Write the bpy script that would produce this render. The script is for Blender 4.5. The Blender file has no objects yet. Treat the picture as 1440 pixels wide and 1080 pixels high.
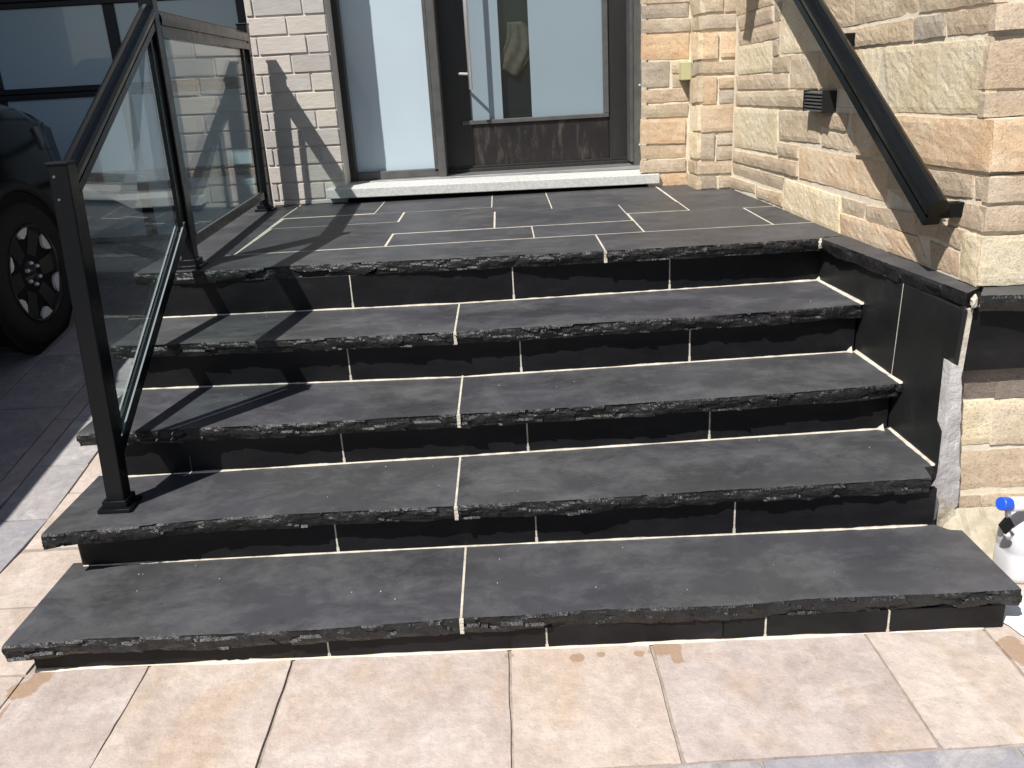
import bpy, bmesh, math, random, json
from mathutils import Vector, Matrix, noise
random.seed(7)
scene = bpy.context.scene
COL = scene.collection

# ------------------------------------------------------------------ camera
cam_d = bpy.data.cameras.new('camera')
cam = bpy.data.objects.new('camera', cam_d)
COL.objects.link(cam)
CAM_POS = Vector((0.4299, -1.9132, 1.4724))
_yaw, _pit, _rol = 0.0038, -0.348, -0.0571
_fw = Vector((-math.sin(_yaw)*math.cos(_pit), math.cos(_yaw)*math.cos(_pit), math.sin(_pit)))
_rt = Vector((math.cos(_yaw), math.sin(_yaw), 0))
_up = _rt.cross(_fw)
_r2 = _rt*math.cos(_rol)+_up*math.sin(_rol)
_u2 = -_rt*math.sin(_rol)+_up*math.cos(_rol)
_m = Matrix((( _r2.x,_u2.x,-_fw.x,CAM_POS.x),(_r2.y,_u2.y,-_fw.y,CAM_POS.y),(_r2.z,_u2.z,-_fw.z,CAM_POS.z),(0,0,0,1)))
cam.matrix_world = _m
cam_d.sensor_width = 36.0
cam_d.lens = 1210.28/1440*36.0
cam_d.clip_start = 0.05
cam_d.clip_end = 1000
scene.camera = cam
# ------------------------------------------------------------------ sky and sun
SUN = Vector((0.49, 0.60, -1.0)).normalized()       # direction the light travels
ELEV = math.asin(-SUN.z)
AZ = math.atan2(-SUN.x, -SUN.y)
w = bpy.data.worlds.new('World'); scene.world = w; w.use_nodes = True
nt = w.node_tree
bg = nt.nodes['Background']
sky = nt.nodes.new('ShaderNodeTexSky')
sky.sky_type = 'NISHITA'; sky.sun_disc = False
sky.sun_elevation = ELEV; sky.sun_rotation = AZ % (2*math.pi)
sky.air_density = 1.0; sky.dust_density = 1.2
nt.links.new(sky.outputs[0], bg.inputs[0])
bg.inputs[1].default_value = 0.06
sd = bpy.data.lights.new('sun', 'SUN'); sd.energy = 5.0; sd.angle = math.radians(0.53); sd.color = (1.0, 0.955, 0.89)
so = bpy.data.objects.new('sun', sd); COL.objects.link(so)
so.rotation_euler = SUN.to_track_quat('-Z', 'Y').to_euler(); so.location = (-6, -7, 12)
scene.view_settings.view_transform = 'Standard'
scene.view_settings.look = 'None'
scene.view_settings.exposure = 0.4
scene.view_settings.gamma = 1.0
scene.view_settings.use_curve_mapping = False
scene.render.engine = 'CYCLES'
scene.cycles.max_bounces = 8
scene.cycles.transparent_max_bounces = 16

DATA = json.loads(r'''{"side": [["p", [[1.6392, 2.6782, 1.6709], [1.664, 2.2452, 1.6838], [1.6649, 2.2289, 1.6195], [1.6407, 2.6522, 1.602]]], ["b", [[1.6365, 2.7267, 1.7764], [1.6642, 2.2411, 1.7605], [1.6643, 2.2387, 1.6906], [1.6376, 2.7061, 1.6753]]], ["t", [[1.665, 2.2273, 1.6931], [1.6699, 2.1412, 1.6931], [1.6699, 2.1417, 1.6186], [1.6656, 2.2166, 1.6164]]], ["c", [[1.6706, 2.1286, 1.6936], [1.6941, 1.717, 1.6872], [1.6961, 1.683, 1.4834], [1.6708, 2.1264, 1.4813]]], ["p", [[1.6397, 2.6695, 1.5946], [1.6698, 2.1436, 1.6115], [1.6696, 2.1462, 1.55], [1.6407, 2.6531, 1.5312]]], ["t", [[1.666, 2.2101, 1.5376], [1.6699, 2.1421, 1.5411], [1.67, 2.1393, 1.4816], [1.6665, 2.2011, 1.473]]], ["c", [[1.6402, 2.6621, 1.5298], [1.665, 2.2276, 1.5348], [1.6655, 2.2178, 1.4089], [1.6405, 2.656, 1.3955]]], ["b", [[1.6664, 2.2031, 1.4655], [1.6778, 2.0026, 1.4715], [1.6774, 2.0093, 1.4072], [1.666, 2.2095, 1.4039]]], ["b", [[1.6784, 1.992, 1.4723], [1.6955, 1.6928, 1.4741], [1.6954, 1.6942, 1.3438], [1.6783, 1.9938, 1.3397]]], ["b", [[1.6962, 1.6815, 1.4747], [1.7106, 1.4287, 1.4771], [1.7108, 1.4249, 1.3463], [1.6961, 1.6823, 1.3418]]], ["c", [[1.711, 1.4211, 1.4781], [1.7241, 1.1923, 1.4791], [1.7237, 1.1998, 1.3494], [1.7113, 1.4168, 1.3455]]], ["p", [[1.6395, 2.6738, 1.3887], [1.6773, 2.012, 1.3976], [1.6778, 2.0033, 1.3396], [1.6402, 2.661, 1.325]]], ["b", [[1.64, 2.6647, 1.3079], [1.69, 1.7884, 1.3347], [1.6906, 1.7779, 1.2689], [1.6398, 2.6677, 1.2506]]], ["b", [[1.6941, 1.7174, 1.6893], [1.7105, 1.43, 1.6853], [1.7118, 1.4074, 1.5619], [1.7037, 1.5491, 1.558]]], ["b", [[1.711, 1.4216, 1.6808], [1.7358, 0.9879, 1.6737], [1.7365, 0.9741, 1.5759], [1.7119, 1.4057, 1.563]]], ["b", [[1.7363, 0.9793, 1.6728], [1.7587, 0.5862, 1.6609], [1.7596, 0.5701, 1.5767], [1.7372, 0.9632, 1.5752]]], ["b", [[1.7087, 1.461, 1.5466], [1.7354, 0.9949, 1.5607], [1.7359, 0.986, 1.4961], [1.7113, 1.4154, 1.4896]]], ["t", [[1.7359, 0.9862, 1.5613], [1.746, 0.8094, 1.5646], [1.7466, 0.7978, 1.5021], [1.7364, 0.9771, 1.4958]]], ["p", [[1.7467, 0.7961, 1.5647], [1.7599, 0.5648, 1.5676], [1.7604, 0.5564, 1.5031], [1.7473, 0.7864, 1.5026]]], ["c", [[1.7249, 1.1779, 1.4787], [1.7595, 0.5718, 1.486], [1.7602, 0.5607, 1.2915], [1.7292, 1.1022, 1.2752]]], ["o", [[1.7137, 1.3735, 1.2596], [1.7633, 0.5049, 1.2781], [1.7644, 0.4867, 1.1413], [1.7179, 1.3015, 1.1212]]], ["c", [[1.639, 2.6825, 1.2311], [1.6713, 2.1176, 1.2464], [1.6723, 2.0999, 1.0589], [1.6389, 2.6846, 1.0409]]], ["b", [[1.6725, 2.0949, 1.2411], [1.6981, 1.6473, 1.2567], [1.6985, 1.641, 1.1356], [1.6735, 2.078, 1.1227]]], ["p", [[1.6921, 1.7528, 1.2499], [1.7124, 1.3971, 1.2587], [1.7116, 1.4102, 1.1972], [1.6998, 1.617, 1.1986]]], ["b", [[1.6996, 1.6208, 1.1808], [1.7132, 1.3835, 1.1835], [1.7172, 1.3134, 1.1228], [1.6997, 1.6188, 1.1276]]], ["p", [[1.6731, 2.0847, 1.1083], [1.686, 1.8597, 1.1096], [1.6862, 1.8555, 1.057], [1.6731, 2.0856, 1.0522]]], ["o", [[1.6869, 1.8433, 1.105], [1.7309, 1.0737, 1.1134], [1.7317, 1.0585, 0.9839], [1.6876, 1.8318, 0.9806]]], ["p", [[1.6397, 2.6709, 1.0223], [1.6863, 1.8535, 1.0438], [1.6866, 1.8481, 0.9833], [1.638, 2.7, 0.9676]]], ["p", [[1.6381, 2.6986, 0.955], [1.6778, 2.0023, 0.9604], [1.6768, 2.0203, 0.9049], [1.6391, 2.6811, 0.9022]]], ["b", [[1.6371, 2.7149, 0.8857], [1.6563, 2.3802, 0.8846], [1.6566, 2.3751, 0.8438], [1.6375, 2.7087, 0.8273]]], ["b", [[1.6581, 2.3486, 0.8797], [1.6774, 2.0095, 0.8904], [1.6777, 2.0052, 0.8306], [1.6578, 2.353, 0.8329]]], ["c", [[1.6789, 1.9845, 0.9561], [1.7111, 1.4195, 0.9522], [1.7122, 1.4013, 0.813], [1.679, 1.982, 0.8212]]], ["b", [[1.7123, 1.3979, 0.955], [1.7232, 1.2078, 0.9546], [1.7228, 1.2145, 0.8999], [1.7129, 1.3885, 0.9025]]], ["p", [[1.7242, 1.1906, 0.952], [1.744, 0.8433, 0.9762], [1.7443, 0.838, 0.9075], [1.7241, 1.1917, 0.8984]]], ["o", [[1.7126, 1.3933, 0.8936], [1.7449, 0.8283, 0.9035], [1.749, 0.7551, 0.825], [1.7134, 1.3787, 0.8114]]], ["p", [[1.732, 1.053, 1.1095], [1.7597, 0.5679, 1.125], [1.7601, 0.5609, 1.062], [1.7324, 1.0468, 1.0274]]], ["p", [[1.7606, 0.5534, 1.1226], [1.764, 0.4927, 1.1244], [1.7642, 0.4893, 1.0656], [1.7611, 0.5436, 1.0633]]], ["b", [[1.733, 1.0357, 1.0217], [1.7532, 0.6826, 1.0406], [1.7531, 0.6846, 0.9775], [1.7447, 0.831, 0.9803]]], ["p", [[1.7539, 0.6708, 1.0401], [1.7641, 0.4915, 1.0457], [1.7644, 0.4864, 0.9781], [1.7538, 0.6728, 0.9773]]], ["p", [[1.7448, 0.8292, 0.9715], [1.7521, 0.7023, 0.9671], [1.7508, 0.7247, 0.9196], [1.7453, 0.8211, 0.9116]]], ["p", [[1.7528, 0.6899, 0.9648], [1.7589, 0.5828, 0.9657], [1.7586, 0.5885, 0.907], [1.7513, 0.7159, 0.9168]]], ["p", [[1.7491, 0.7546, 0.9031], [1.7583, 0.5937, 0.8965], [1.7588, 0.5838, 0.8257], [1.7505, 0.73, 0.8269]]], ["c", [[1.7596, 0.57, 0.9575], [1.7642, 0.4895, 0.9615], [1.7644, 0.4857, 0.8207], [1.7594, 0.5739, 0.8236]]]], "front": [["p", [[1.7602, 0.5593, 1.5707], [1.8356, 0.5593, 1.5719], [1.8388, 0.5474, 1.5048], [1.7609, 0.5474, 1.5054]]], ["p", [[1.7602, 0.5596, 1.4891], [1.8476, 0.5596, 1.4924], [1.8681, 0.5588, 1.3519], [1.7603, 0.5588, 1.3568]]], ["p", [[1.7606, 0.5532, 1.3468], [1.866, 0.5532, 1.3448], [1.875, 0.5519, 1.2791], [1.7607, 0.5519, 1.2825]]], ["o", [[1.7639, 0.4954, 1.2786], [1.8373, 0.4954, 1.2755], [1.8438, 0.4771, 1.1351], [1.7649, 0.4771, 1.1423]]], ["p", [[1.7646, 0.4831, 1.1255], [1.8586, 0.4831, 1.1241], [1.865, 0.4777, 1.0607], [1.7649, 0.4777, 1.0585]]], ["p", [[1.7647, 0.4816, 1.0462], [1.8651, 0.4816, 1.0484], [1.8711, 0.4762, 0.9738], [1.765, 0.4762, 0.9778]]], ["c", [[1.7648, 0.4796, 0.9632], [1.8804, 0.4796, 0.9647], [1.8997, 0.4756, 0.8195], [1.765, 0.4756, 0.8231]]]], "low": [["s", [[1.7432, 0.46, 0.5754], [1.8395, 0.46, 0.5742], [1.8501, 0.46, 0.4816], [1.7632, 0.46, 0.4822]]], ["s", [[1.8437, 0.46, 0.5739], [1.9275, 0.46, 0.5734], [1.9413, 0.46, 0.4807], [1.8544, 0.46, 0.4813]]], ["c", [[1.7622, 0.46, 0.4732], [1.8405, 0.46, 0.4742], [1.8504, 0.46, 0.3381], [1.767, 0.46, 0.3314]]], ["b", [[1.8572, 0.46, 0.4607], [1.944, 0.46, 0.4623], [1.9643, 0.46, 0.3265], [1.8625, 0.46, 0.3279]]], ["p", [[1.7613, 0.46, 0.308], [1.9661, 0.46, 0.3146], [1.9864, 0.46, 0.1783], [1.7749, 0.46, 0.179]]], ["p", [[1.7509, 0.46, 0.1583], [1.8463, 0.46, 0.1549], [1.8484, 0.46, 0.0874], [1.7577, 0.46, 0.1006]]], ["p", [[1.853, 0.46, 0.1545], [1.9894, 0.46, 0.1584], [1.9965, 0.46, 0.1108], [1.8689, 0.46, 0.1012]]]], "pierA": [["b", [[1.2254, 3.02, 1.8203], [1.4642, 3.02, 1.8125], [1.4623, 3.02, 1.7674], [1.2254, 3.02, 1.7703]]], ["t", [[1.228, 3.02, 1.7606], [1.4546, 3.02, 1.7616], [1.4557, 3.02, 1.6958], [1.2332, 3.02, 1.6979]]], ["t", [[1.2306, 3.02, 1.6884], [1.4664, 3.02, 1.6841], [1.4648, 3.02, 1.625], [1.2305, 3.02, 1.6252]]], ["o", [[1.2279, 3.02, 1.617], [1.4597, 3.02, 1.6155], [1.4618, 3.02, 1.4857], [1.2278, 3.02, 1.4908]]], ["t", [[1.2278, 3.02, 1.4788], [1.3582, 3.02, 1.4778], [1.3539, 3.02, 1.3508], [1.2304, 3.02, 1.3513]]], ["b", [[1.3689, 3.02, 1.4723], [1.4593, 3.02, 1.4764], [1.4603, 3.02, 1.4133], [1.3705, 3.02, 1.4171]]], ["b", [[1.3749, 3.02, 1.4083], [1.4604, 3.02, 1.4072], [1.4615, 3.02, 1.344], [1.3755, 3.02, 1.3445]]], ["p", [[1.2304, 3.02, 1.3351], [1.4562, 3.02, 1.3351], [1.46, 3.02, 1.271], [1.2304, 3.02, 1.2721]]], ["b", [[1.2304, 3.02, 1.2587], [1.4602, 3.02, 1.2566], [1.4585, 3.02, 1.1905], [1.2276, 3.02, 1.1932]]], ["o", [[1.2249, 3.02, 1.1855], [1.4478, 3.02, 1.1796], [1.4471, 3.02, 1.0467], [1.222, 3.02, 1.0554]]], ["b", [[1.2248, 3.02, 1.0414], [1.45, 3.02, 1.0365], [1.451, 3.02, 0.9708], [1.2275, 3.02, 0.9724]]], ["p", [[1.2247, 3.02, 0.9645], [1.4512, 3.02, 0.9617], [1.4522, 3.02, 0.8953], [1.2191, 3.02, 0.9001]]], ["o", [[1.3135, 3.02, 0.884], [1.4623, 3.02, 0.8877], [1.4634, 3.02, 0.8184], [1.3306, 3.02, 0.8203]]]], "pierR": [["c", [[1.463, 2.9859, 1.6139], [1.463, 2.7496, 1.6045], [1.463, 2.7375, 1.4785], [1.463, 2.9746, 1.4767]]], ["t", [[1.463, 2.9362, 1.4615], [1.463, 2.7593, 1.4684], [1.463, 2.7654, 1.4124], [1.463, 2.9432, 1.3973]]], ["b", [[1.463, 3.0109, 1.7691], [1.463, 2.7762, 1.766], [1.463, 2.7584, 1.6966], [1.463, 2.9803, 1.6955]]], ["b", [[1.463, 3.0039, 1.6824], [1.463, 2.7681, 1.6812], [1.463, 2.7622, 1.6188], [1.463, 2.9867, 1.6237]]], ["b", [[1.463, 2.9794, 1.3822], [1.463, 2.7641, 1.398], [1.463, 2.7756, 1.2722], [1.463, 2.9692, 1.256]]], ["c", [[1.463, 2.9681, 1.2428], [1.463, 2.7623, 1.255], [1.463, 2.7505, 1.1285], [1.463, 2.9578, 1.1157]]], ["c", [[1.463, 2.9958, 1.1071], [1.463, 2.7491, 1.1127], [1.463, 2.7371, 0.984], [1.463, 2.9854, 0.9759]]], ["b", [[1.463, 2.9967, 0.9535], [1.463, 2.8197, 0.965], [1.463, 2.8143, 0.9034], [1.463, 3.0053, 0.8935]]], ["b", [[1.463, 3.0044, 0.8817], [1.463, 2.7644, 0.8907], [1.463, 2.7703, 0.8225], [1.463, 2.9992, 0.8155]]]], "pierB": [["b", [[1.4747, 2.775, 1.7833], [1.5758, 2.775, 1.787], [1.5808, 2.775, 1.7015], [1.4765, 2.775, 1.7006]]], ["p", [[1.5859, 2.775, 1.7775], [1.65, 2.775, 1.7809], [1.653, 2.775, 1.6977], [1.5884, 2.775, 1.6965]]], ["t", [[1.4704, 2.775, 1.6835], [1.6585, 2.775, 1.6827], [1.6607, 2.775, 1.6205], [1.4757, 2.775, 1.6234]]], ["o", [[1.4812, 2.775, 1.6036], [1.5573, 2.775, 1.6028], [1.5598, 2.775, 1.4771], [1.4814, 2.775, 1.478]]], ["o", [[1.5724, 2.775, 1.5997], [1.6615, 2.775, 1.5996], [1.6607, 2.775, 1.4826], [1.5748, 2.775, 1.4824]]], ["b", [[1.4792, 2.775, 1.4629], [1.664, 2.775, 1.4625], [1.6583, 2.775, 1.4067], [1.4804, 2.775, 1.409]]], ["o", [[1.4783, 2.775, 1.3914], [1.5561, 2.775, 1.3906], [1.5557, 2.775, 1.2574], [1.4811, 2.775, 1.2605]]], ["b", [[1.5686, 2.775, 1.3827], [1.6618, 2.775, 1.3825], [1.6636, 2.775, 1.3318], [1.57, 2.775, 1.333]]], ["t", [[1.5729, 2.775, 1.3222], [1.664, 2.775, 1.3187], [1.6637, 2.775, 1.2574], [1.572, 2.775, 1.2614]]], ["p", [[1.4762, 2.775, 1.248], [1.651, 2.775, 1.2532], [1.6519, 2.775, 1.1191], [1.479, 2.775, 1.1186]]], ["t", [[1.4807, 2.775, 1.109], [1.5504, 2.775, 1.1087], [1.5502, 2.775, 0.9783], [1.4804, 2.775, 0.9796]]], ["t", [[1.5739, 2.775, 1.1049], [1.6507, 2.775, 1.1097], [1.6491, 2.775, 1.049], [1.565, 2.775, 1.0501]]], ["t", [[1.5653, 2.775, 1.0389], [1.6505, 2.775, 1.0393], [1.6439, 2.775, 0.9706], [1.5645, 2.775, 0.9724]]], ["p", [[1.4628, 2.775, 0.9667], [1.6452, 2.775, 0.9633], [1.6357, 2.775, 0.9007], [1.4661, 2.775, 0.9033]]], ["t", [[1.4733, 2.775, 0.8905], [1.5647, 2.775, 0.8886], [1.5665, 2.775, 0.824], [1.4746, 2.775, 0.825]]], ["p", [[1.5818, 2.775, 0.8845], [1.6451, 2.775, 0.8862], [1.6365, 2.775, 0.8253], [1.5835, 2.775, 0.8241]]]], "slabfront": {"1": [[-0.9564, 0.0139], [-0.7394, 0.0252], [-0.404, 0.0138], [-0.1205, 0.01], [0.2551, 0.0259], [0.3874, 0.0232], [0.6149, 0.0309], [0.9892, 0.0152], [1.1717, 0.0271], [1.5159, 0.0172], [1.7276, 0.0166]], "2": [[-0.9623, 0.3019], [-0.881, 0.3094], [-0.4154, 0.3458], [0.2386, 0.3402], [0.6098, 0.3365], [0.9868, 0.3455], [1.321, 0.3462], [1.6374, 0.3491]], "3": [[-0.9803, 0.6434], [-0.7667, 0.6364], [-0.31, 0.6294], [0.2476, 0.6312], [0.5967, 0.6338], [1.0524, 0.6452], [1.3513, 0.656], [1.6528, 0.6803]], "4": [[-0.9789, 1.0035], [-0.7678, 0.989], [-0.3618, 0.9625], [0.2343, 0.9469], [0.6276, 0.9588], [1.1226, 0.9658], [1.3734, 0.9782], [1.6319, 0.9992]], "5": [[-1.0151, 1.3716], [-0.6981, 1.3463], [-0.4283, 1.3581], [0.1207, 1.3272], [0.8024, 1.3037], [1.196, 1.2999], [1.6077, 1.3093]]}, "slabback": {"1": [[-0.9752, 0.3906], [-0.9302, 0.4022], [0.2451, 0.3954], [1.4273, 0.3694], [1.6741, 0.368], [1.7008, 0.335], [1.749, 0.3254]], "2": [[-0.9668, 0.6689], [0.2301, 0.684], [1.6439, 0.7179]], "3": [[-0.9798, 1.0501], [0.2328, 0.9833], [1.6412, 1.0247]], "4": [[-1.0088, 1.3725], [0.2251, 1.3308], [1.6474, 1.3794]]}, "bricktops": [1.8056, 1.7138, 1.6132, 1.5191, 1.4233, 1.3262, 1.2277, 1.1282, 1.0315, 0.9331, 0.8456], "brickj": [[-0.8509, 3.08, 1.6618], [-0.587, 3.08, 1.6548], [-0.6806, 3.08, 1.5627], [-0.84, 3.08, 1.4801]]}''')

# ------------------------------------------------------------------ helpers
def col4(c): return (c[0], c[1], c[2], 1)
class Mat:
    def __init__(s, name, rough=0.6, metal=0.0, spec=0.5):
        s.m = bpy.data.materials.new(name); s.m.use_nodes = True
        s.nt = s.m.node_tree; s.b = s.nt.nodes['Principled BSDF']
        s.b.inputs['Roughness'].default_value = rough
        s.b.inputs['Metallic'].default_value = metal
        s.b.inputs['Specular IOR Level'].default_value = spec
        s.geo = None
    def n(s, t, **k):
        x = s.nt.nodes.new(t)
        for a, b in k.items(): setattr(x, a, b)
        return x
    def L(s, a, b): s.nt.links.new(a, b)
    def pos(s, sc=(1, 1, 1), rnd=True):
        """world position shifted by the object's own random number, so alike pieces differ"""
        if s.geo is None: s.geo = s.n('ShaderNodeNewGeometry'); s.oi = s.n('ShaderNodeObjectInfo')
        v = s.n('ShaderNodeVectorMath', operation='MULTIPLY'); v.inputs[1].default_value = sc
        s.L(s.geo.outputs['Position'], v.inputs[0])
        if not rnd: return v.outputs[0]
        m = s.n('ShaderNodeMath', operation='MULTIPLY'); m.inputs[1].default_value = 37.0
        s.L(s.oi.outputs['Random'], m.inputs[0])
        a = s.n('ShaderNodeVectorMath', operation='ADD'); s.L(v.outputs[0], a.inputs[0]); s.L(m.outputs[0], a.inputs[1])
        return a.outputs[0]
    def noise(s, scale, detail=5, rough=0.55, sc=(1, 1, 1), rnd=True, dist=0.0):
        t = s.n('ShaderNodeTexNoise'); t.inputs['Scale'].default_value = scale
        t.inputs['Detail'].default_value = detail; t.inputs['Roughness'].default_value = rough
        t.inputs['Distortion'].default_value = dist
        s.L(s.pos(sc, rnd), t.inputs['Vector']); return t.outputs['Fac']
    def ramp(s, fac, stops, interp='LINEAR'):
        r = s.n('ShaderNodeValToRGB'); cr = r.color_ramp; cr.interpolation = interp
        while len(cr.elements) < len(stops): cr.elements.new(0.5)
        for e, (p, c) in zip(cr.elements, stops):
            e.position = p; e.color = col4(c) if not isinstance(c, (int, float)) else (c, c, c, 1)
        s.L(fac, r.inputs[0]); return r.outputs[0]
    def mix(s, a, b, fac, mode='MIX'):
        x = s.n('ShaderNodeMix', data_type='RGBA', blend_type=mode)
        for sock, v in ((x.inputs[0], fac), (x.inputs[6], a), (x.inputs[7], b)):
            if isinstance(v, (int, float)): sock.default_value = v
            elif isinstance(v, tuple): sock.default_value = col4(v)
            else: s.L(v, sock)
        return x.outputs[2]
    def rnd(s):
        s.pos(); return s.oi.outputs['Random']
    def color(s, v):
        if isinstance(v, tuple): s.b.inputs['Base Color'].default_value = col4(v)
        else: s.L(v, s.b.inputs['Base Color'])
        return s
    def rough(s, v): s.L(v, s.b.inputs['Roughness']); return s
    def bump(s, fac, dist=0.002, strength=1.0):
        b = s.n('ShaderNodeBump'); b.inputs['Distance'].default_value = dist; b.inputs['Strength'].default_value = strength
        s.L(fac, b.inputs['Height'])
        if s.b.inputs['Normal'].is_linked:
            s.L(s.b.inputs['Normal'].links[0].from_socket, b.inputs['Normal'])
        s.L(b.outputs[0], s.b.inputs['Normal']); return s

def obj(name, bm, mat, parent=None, kind=None, smooth=False):
    me = bpy.data.meshes.new(name)
    bmesh.ops.recalc_face_normals(bm, faces=bm.faces[:])
    bm.to_mesh(me); bm.free()
    if smooth:
        for p in me.polygons: p.use_smooth = True
    o = bpy.data.objects.new(name, me); COL.objects.link(o)
    if mat is not None: me.materials.append(mat.m if isinstance(mat, Mat) else mat)
    if parent is not None: o.parent = parent
    if kind: o['kind'] = kind
    return o
def tag(o, label, cat, group=None):
    o['label'] = label; o['category'] = cat
    if group: o['group'] = group
    return o
def thing(name, label, cat, loc=(0, 0, 0), group=None):
    o = bpy.data.objects.new(name, None); COL.objects.link(o); o.location = loc
    o.empty_display_size = 0.1
    bpy.context.view_layer.update()
    return tag(o, label, cat, group)
def hexa(bm, b, t):
    """box from 4 bottom and 4 top corners (same winding)"""
    vb = [bm.verts.new(p) for p in b]; vt = [bm.verts.new(p) for p in t]
    n = len(b)
    bm.faces.new(vb[::-1]); bm.faces.new(vt)
    for i in range(n): bm.faces.new((vb[i], vb[(i+1) % n], vt[(i+1) % n], vt[i]))
def box(bm, x0, x1, y0, y1, z0, z1):
    hexa(bm, [(x0, y0, z0), (x1, y0, z0), (x1, y1, z0), (x0, y1, z0)], [(x0, y0, z1), (x1, y0, z1), (x1, y1, z1), (x0, y1, z1)])
def bevel(bm, w=0.003, seg=1):
    bmesh.ops.bevel(bm, geom=bm.edges[:], offset=w, segments=seg, profile=0.5, affect='EDGES', clamp_overlap=True)
def boxo(name, x0, x1, y0, y1, z0, z1, mat, parent=None, bev=0.003, kind=None, seg=1):
    bm = bmesh.new(); box(bm, x0, x1, y0, y1, z0, z1)
    if bev: bevel(bm, bev, seg)
    return obj(name, bm, mat, parent, kind)
def sweep(bm, prof, p0, p1, up=Vector((0, 0, 1)), side=None):
    """prism: 2-D profile (u sideways, v upwards) swept from p0 to p1"""
    p0 = Vector(p0); p1 = Vector(p1); d = (p1-p0).normalized()
    s = d.cross(up).normalized(); v = s.cross(d).normalized()
    a = [bm.verts.new(p0+s*u+v*h) for u, h in prof]; b = [bm.verts.new(p1+s*u+v*h) for u, h in prof]
    n = len(prof)
    for i in range(n): bm.faces.new((a[i], a[(i+1) % n], b[(i+1) % n], b[i]))
    bm.faces.new(a[::-1]); bm.faces.new(b)
def lathe(bm, prof, seg=20, axis='Z', c=(0, 0, 0), caps=True):
    rings = []
    for r, h in prof:
        ring = []
        for i in range(seg):
            a = 2*math.pi*i/seg
            if axis == 'Z': p = (c[0]+r*math.cos(a), c[1]+r*math.sin(a), c[2]+h)
            elif axis == 'X': p = (c[0]+h, c[1]+r*math.cos(a), c[2]+r*math.sin(a))
            ring.append(bm.verts.new(p))
        rings.append(ring)
    for A, B in zip(rings, rings[1:]):
        for i in range(seg): bm.faces.new((A[i], A[(i+1) % seg], B[(i+1) % seg], B[i]))
    if not caps: return
    if prof[0][0] > 1e-6: bm.faces.new(rings[0][::-1])
    if prof[-1][0] > 1e-6: bm.faces.new(rings[-1])
def fbm(x, y, z, o=4): return noise.fractal(Vector((x, y, z)), 0.9, 2.0, o)
def lerp(a, b, t): return a+(b-a)*t
def poly_at(pl, x):
    """y on a polyline of (x, y) points"""
    if x <= pl[0][0]: a, b = pl[0], pl[1]
    elif x >= pl[-1][0]: a, b = pl[-2], pl[-1]
    else:
        for a, b in zip(pl, pl[1:]):
            if a[0] <= x <= b[0]: break
    t = (x-a[0])/(b[0]-a[0]) if b[0] != a[0] else 0
    t = max(-0.3, min(1.3, t))
    return lerp(a[1], b[1], t)

# ------------------------------------------------------------------ materials
def mat_black_stone(name='black_limestone', lo=0.036, hi=0.088):
    m = Mat(name, 0.55, spec=0.35)
    n1 = m.noise(2.3, 7, 0.65, dist=0.3); n2 = m.noise(5.5, 8, 0.72, sc=(0.75, 1.1, 1), dist=0.25); n3 = m.noise(1.6, 3, 0.5)
    base = m.ramp(n1, [(0.3, (lo, lo*1.02, lo*1.08)), (0.5, (lo*1.45, lo*1.48, lo*1.6)), (0.72, (hi*0.75, hi*0.76, hi*0.8))])
    tint = m.ramp(n3, [(0.35, (1.0, 1.02, 0.99)), (0.62, (1.0, 0.98, 1.07))])
    base = m.mix(base, tint, 1.0, 'MULTIPLY')
    dust = m.ramp(n2, [(0.46, 0.0), (0.78, 0.5)])
    c = m.mix(base, (hi*2.0, hi*2.0, hi*2.05), dust)
    sp = m.ramp(m.noise(150, 2, 0.5), [(0.755, 0.0), (0.79, 0.6)])
    c = m.mix(c, (0.3, 0.3, 0.29), sp)
    m.color(c); m.rough(m.ramp(n2, [(0.3, 0.42), (0.75, 0.68)]))
    m.bump(m.noise(60, 5, 0.6), 0.0012, 0.5)
    return m
M_TREAD = mat_black_stone()
M_LAND = mat_black_stone('landing_limestone', 0.035, 0.078)
m = Mat('split_rock_face', 0.33, spec=0.4)
m.color(m.ramp(m.noise(16, 6, 0.7), [(0.35, (0.007, 0.007, 0.0075)), (0.6, (0.018, 0.018, 0.019)), (0.82, (0.032, 0.032, 0.033))]))
m.bump(m.noise(55, 5, 0.65), 0.006, 0.9); M_ROCK = m
m = Mat('riser_tile_stone', 0.35, spec=0.22)
m.color(m.ramp(m.noise(6, 7, 0.7, sc=(0.7, 1, 1.6)), [(0.3, (0.005, 0.005, 0.006)), (0.6, (0.012, 0.012, 0.0135)), (0.8, (0.026, 0.026, 0.028))]))
m.bump(m.noise(50, 3, 0.5), 0.0008, 0.4); M_RISER = m
m = Mat('cheek_panel_stone', 0.36, spec=0.25)
m.color(m.ramp(m.noise(7, 6, 0.65), [(0.3, (0.011, 0.012, 0.012)), (0.62, (0.017, 0.018, 0.018)), (0.85, (0.035, 0.036, 0.036))]))
m.bump(m.noise(80, 3, 0.5), 0.0008, 0.4); M_PANEL = m
m = Mat('cream_grout', 0.85, spec=0.2)
m.color(m.ramp(m.noise(22, 5, 0.65, rnd=False), [(0.25, (0.33, 0.3, 0.26)), (0.48, (0.53, 0.49, 0.415)), (0.75, (0.67, 0.635, 0.555))]))
m.bump(m.noise(120, 4, 0.6), 0.003, 0.8); M_GROUT = m
SPOTS = [(0.555, -0.012, 0.022, 0.018), (0.618, -0.005, 0.013, 0.012), (0.718, -0.008, 0.014, 0.014), (0.785, -0.002, 0.035, 0.03), (0.815, -0.015, 0.02, 0.05), (1.68, -0.075, 0.035, 0.06), (-0.92, -0.02, 0.04, 0.045), (-0.90, 0.03, 0.03, 0.05), (0.372, 0.012, 0.012, 0.01), (-0.93, -0.15, 0.006, 0.09)]
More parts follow.
